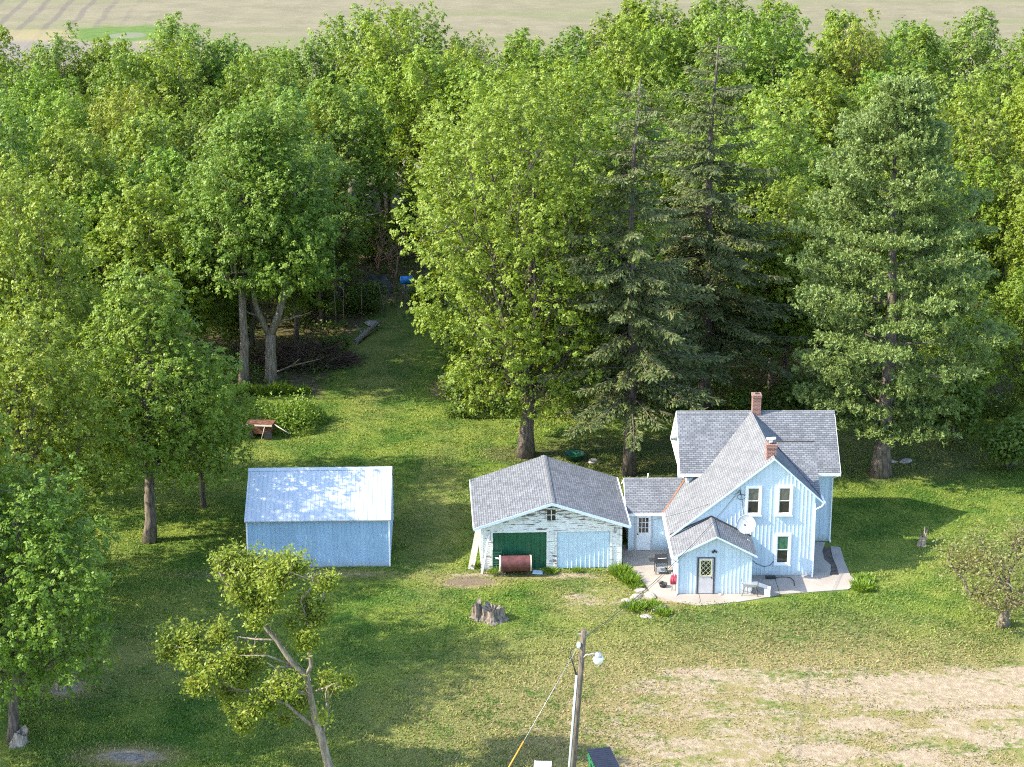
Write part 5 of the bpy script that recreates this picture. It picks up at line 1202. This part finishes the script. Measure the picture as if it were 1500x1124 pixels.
def bare_bush(loc, seed, h, n, label, mat='dead_twig'):
    rng = np.random.default_rng(seed); b = MB()
    def gr_(p, v, r, L, lev):
        c = p+v*L; b.tube(limb_curve(p, c, rng, 3, 0, .3), [r, r*.85, r*.7, r*.5], 5, cap=False)
        if lev < 3:
            for k in range(3): gr_(c if k else p*.4+c*.6, nrm(v+rng.normal(size=3)*.5), r*.55, L*rng.uniform(.5, .75), lev+1)
    for i in range(n): gr_(np.array([rng.normal()*.2, rng.normal()*.2, 0]), nrm(np.array([rng.normal()*.35, rng.normal()*.3, 1])), .075, h*.42, 0)
    tag(b.build('bare_bush', mat, None, loc), label, 'dead shrub')
bare_bush((-11.0,157.2,0), 1, 5.2, 5, 'tall leafless pinkish shrub in the gap between the trees'); bare_bush((-9.6,154.6,0), 2, 4.2, 3, 'thinner leafless shrub right of the tall pinkish one'); bare_bush((-15.6,150,0), 3, 5.5, 4, 'tangled leafless shrub left of the dark leaning trunk')
for i, (x, y, h, ln, lb) in enumerate(((-12.95,140.9,3.2,-.1,'left of two thin pale saplings below the dark trunk'), (-12.4,140.5,3.4,.1,'right of two thin pale saplings below the dark trunk'), (-9.55,143.8,2.6,-.45,'thin pale sapling in front of the tarp covered woodpile'), (-11.2,142.6,2.6,.05,'thin sapling between the dark trunk and the pale slab'))):
    b = MB(); b.tube([(0,0,-.1),(ln*.4,0,h*.5),(ln,0,h)], [.05,.04,.02], 6); b.tube([(ln*.5,0,h*.55),(ln*.5+.4,.1,h*.8)], [.02,.01], 4); tag(b.build('sapling', 'pale_bark', None, (x, y, 0)), lb, 'sapling')
b = MB(); b.tube([(0,0,.6),(1.3,.2,1.1),(3.2,.4,1.5)], [.06,.05,.02], 6); b.tube([(1.3,.2,1.1),(1.9,0,1.7)], [.04,.015], 5); tag(b.build('dead_branch', 'pale_bark', None, (-16.1,127.6,0)), 'pale dead branch sticking out right of the forked trunk', 'branch')

# ------------------------------------------------------------------ garden plants and weeds
def tuft_mesh(seed, R, H, n, wid=.06, mat='garden_leaf', name='foliage'):
    rng = np.random.default_rng(seed); a = rng.uniform(0, 2*pi, n); q = R*rng.uniform(0, 1, n)**.6
    C = np.stack([q*np.cos(a), q*np.sin(a), rng.uniform(0, .35, n)*H], 1); T = np.stack([np.cos(a)*q/R+rng.normal(size=n)*.35, np.sin(a)*q/R+rng.normal(size=n)*.35, rng.uniform(.6, 1.6, n)], 1)
    return arr_mesh(name, blade_quads(C, T, rng.normal(size=(n, 3)), H*rng.uniform(.5, .95, n), wid*rng.uniform(.6, 1.3, n)), 4, mat)
tm = [tuft_mesh(1, .55, .75, 420, .075), tuft_mesh(2, .6, .45, 380, .08), tuft_mesh(3, .35, .6, 160, .07)]
PL = [(5.65,95.0,0,1.15,'tall bright green plant clump at the garage corner, beside the patio'), (6.05,94.1,0,1.0,'bright green plant clump below the one at the garage corner'), (5.4,95.5,2,1.0,'small plant tuft touching the garage corner'), (6.3,93.6,1,.9,'low plant clump nearest the stones by the patio'),
      (6.1,90.95,1,1.2,'wide yellow green plant clump in the stone bed, left end'), (6.95,91.15,1,1.1,'dark green plant clump in the middle of the stone bed'), (7.5,90.35,1,.9,'low dark plant clump at the right end of the stone bed'),
      (-.95,95.2,2,.9,'weed tuft at the base of the garage wall left of the tank'), (2.0,95.45,1,.8,'weed tuft between the two garage doors'), (3.4,95.5,2,.7,'weed tuft under the pale blue garage door'), (17.9,93.4,1,1.3,'leafy weed clump at the right end of the patio'),
      (18.2,94.4,1,1.0,'leafy weed clump beside the walkway right of the house'), (-2.1,96.2,2,1.0,'weed tuft below the leaning plank'), (24.2,96.9,2,1.0,'lone tall weed on the lawn right of the house')]
for (x, y, k, s, lb) in PL:
    t = tag(link('garden_plant', tm[k]), lb, 'plant', 'plants round the patio and garage'); t.location = (x, y, 0); s *= .72; t.scale = (s, s, s); t.rotation_euler[2] = x*7
rng = np.random.default_rng(44)
for i in range(14):
    x = -18.4+i*.36+rng.normal()*.12; y = 124.9+rng.normal()*.3
    t = tag(link('border_plant', tm[2]), f'{NUM[i]} plant from the left in the row of upright plants below the tall trunks', 'plant', 'row of border plants below the tall trees'); t.location = (x, y, 0); s = rng.uniform(.6, 1.15); t.scale = (s*.8, s*.8, s*1.25); t.rotation_euler[2] = i

def weeds(name, label, N, fn, size, mat, seed):
    rng = np.random.default_rng(seed); C = fn(rng, N); n = len(C)
    me = arr_mesh(name, leaf_quads(C, rng.normal(size=(n, 3))*.7+np.array([0, 0, .8]), size*rng.uniform(.6, 1.4, n), rng, .55), 4, mat)
    o = link(name, me); o.color = (1, 1, 1, 1); return tag(o, label, 'weeds', kind='stuff')
def mound(rng, n):
    k = rng.integers(0, 4, n); cx = np.array([-15.3,-13.8,-16.9,-13.2])[k]; cy = np.array([118.6,117.8,117.6,119.4])[k]; r = np.array([2.1,1.7,1.3,1.6])[k]; h = np.array([1.3,1.5,.9,1.2])[k]
    a = rng.uniform(0, 6.283, n); q = rng.uniform(0, 1, n)**.5; return np.stack([cx+r*q*np.cos(a), cy+r*.8*q*np.sin(a), 1.25*h*(1-q**2)*rng.uniform(.2, 1.2, n)*(1+.3*np.sin(a*5+cx))+.03], 1)
weeds('weed_mound', 'tall leafy weeds grown up round the rusty cart', 8000, mound, .17, 'garden_leaf', 1)
def under(rng, n):
    x = rng.uniform(-48, 48, n*3); y = 120+rng.uniform(0, 1, n*3)**1.6*50
    w = np.sin(x*.9+np.sin(y*.5)*2)*np.cos(y*.8+x*.3); z = rng.uniform(.03, 1, n*3)*(.5+.5*(w > 0))*(.35+.9*np.clip(w, 0, 1))
    okk = (np.abs(x) < y*.2572+3) & ~((np.abs(x+8.2) < 3.9) & (y < 143)) & ~((x > -21) & (x < -11) & (y < 126)) & (w > rng.uniform(-.9, .5, n*3))
    return np.stack([x, y, z], 1)[okk][:n]
weeds('undergrowth', 'dark leafy undergrowth covering the floor of the woods', 60000, under, .24, 'shrub_leaf', 2)

# grass blades over the whole visible lawn: nobody could count them
rng = np.random.default_rng(99); N = 420000
y = 72+(rng.uniform(0, 1, N)**1.15)*62; x = (rng.uniform(-1, 1, N))*(y*.2572+2)
okk = np.ones(N, bool)
def inbox(ox, oy, rz, x0, x1, y0, y1):
    c, s = cos(rz), sin(rz); lx = (x-ox)*c+(y-oy)*s; ly = -(x-ox)*s+(y-oy)*c; return (lx > x0) & (lx < x1) & (ly > y0) & (ly < y1)
okk &= ~inbox(-13.789, 96.049, R_(1.855), 0, SW, 0, SD); okk &= ~inbox(-1.592, 95.745, R_(2.743), 0, GW, 0, GD)
okk &= ~inbox(HX, HY, HR, XL, 1.7, 0, 10); okk &= ~inbox(HX, HY, HR, BX0, 0, 3, 8); okk &= ~inbox(HX, HY, HR, -9.9, 2.1, -3.3, 5) | (inbox(HX, HY, HR, -9.9, -7.8, -3.4, -1.6) & (x+y*.5 < 53.4)) | inbox(HX, HY, HR, -2, 2.3, -3.4, -2.15)
pr = np.zeros(N)
for (cx, cy, rx, ry, st) in DIRT+WORN: pr = np.maximum(pr, st*np.clip(1.35-np.sqrt(((x-cx)/rx)**2+((y-cy)/ry)**2), 0, 1))
patch = np.sin(x*1.3+np.sin(y*.9)*1.7)*np.cos(y*1.7+x*.6)+.5*np.sin(x*3.1+y*2.3)
okk &= rng.uniform(0, 1, N)*.95 > 1.25*pr+.15*patch*(pr > .1)
okk &= ~((y > 122) & ((x > -4.4) | (x < -12.2)))
x, y, patch = x[okk], y[okk], patch[okk]; n = len(x)
hgt = rng.uniform(.07, .17, n)*(1+.35*np.clip(patch, -1, 1)); 
T = np.stack([rng.normal(size=n), rng.normal(size=n), rng.uniform(.5, 1.4, n)], 1)
Cg = np.stack([x, y, np.full(n, .004)], 1)
o = link('grass', arr_mesh('grass', blade_quads(Cg, T, rng.normal(size=(n, 3))*.5+np.array([0, 0, 1.]), hgt, rng.uniform(.035, .07, n)), 4, 'grass_blade')); tag(o, 'mown grass of the farmyard lawn', 'grass', kind='stuff')
def clover(rng, n):
    x = rng.uniform(-24, 30, n*2); y = 73+rng.uniform(0, 1, n*2)*52; w = np.sin(x*2.1+np.sin(y*1.3)*2)*np.cos(y*2.4+x*.9)+.4*np.sin(x*.5)*np.cos(y*.4)
    p = np.zeros(n*2)
    for (cx, cy, rx, ry, st) in DIRT+WORN: p = np.maximum(p, st*np.clip(1.3-np.sqrt(((x-cx)/rx)**2+((y-cy)/ry)**2), 0, 1))
    c, s = cos(HR), sin(HR); lx = (x-HX)*c+(y-HY)*s; ly = -(x-HX)*s+(y-HY)*c
    g = (w > rng.uniform(.0, .9, n*2)) & (rng.uniform(0, 1, n*2) > p*1.2) & ~((lx > -10) & (lx < 2.4) & (ly > -3.9) & (ly < 10)) & (np.abs(x) < y*.2572+1) & ~((x > -14.2) & (x < -6) & (y > 95.8) & (y < 103)) & ~((x > -2) & (x < 6) & (y > 95.6) & (y < 103))
    return np.stack([x, y, rng.uniform(.03, .12, n*2)], 1)[g][:n]
weeds('lawn_weeds', 'broad leaved weeds scattered through the lawn', 60000, clover, .10, 'weed_leaf', 3)
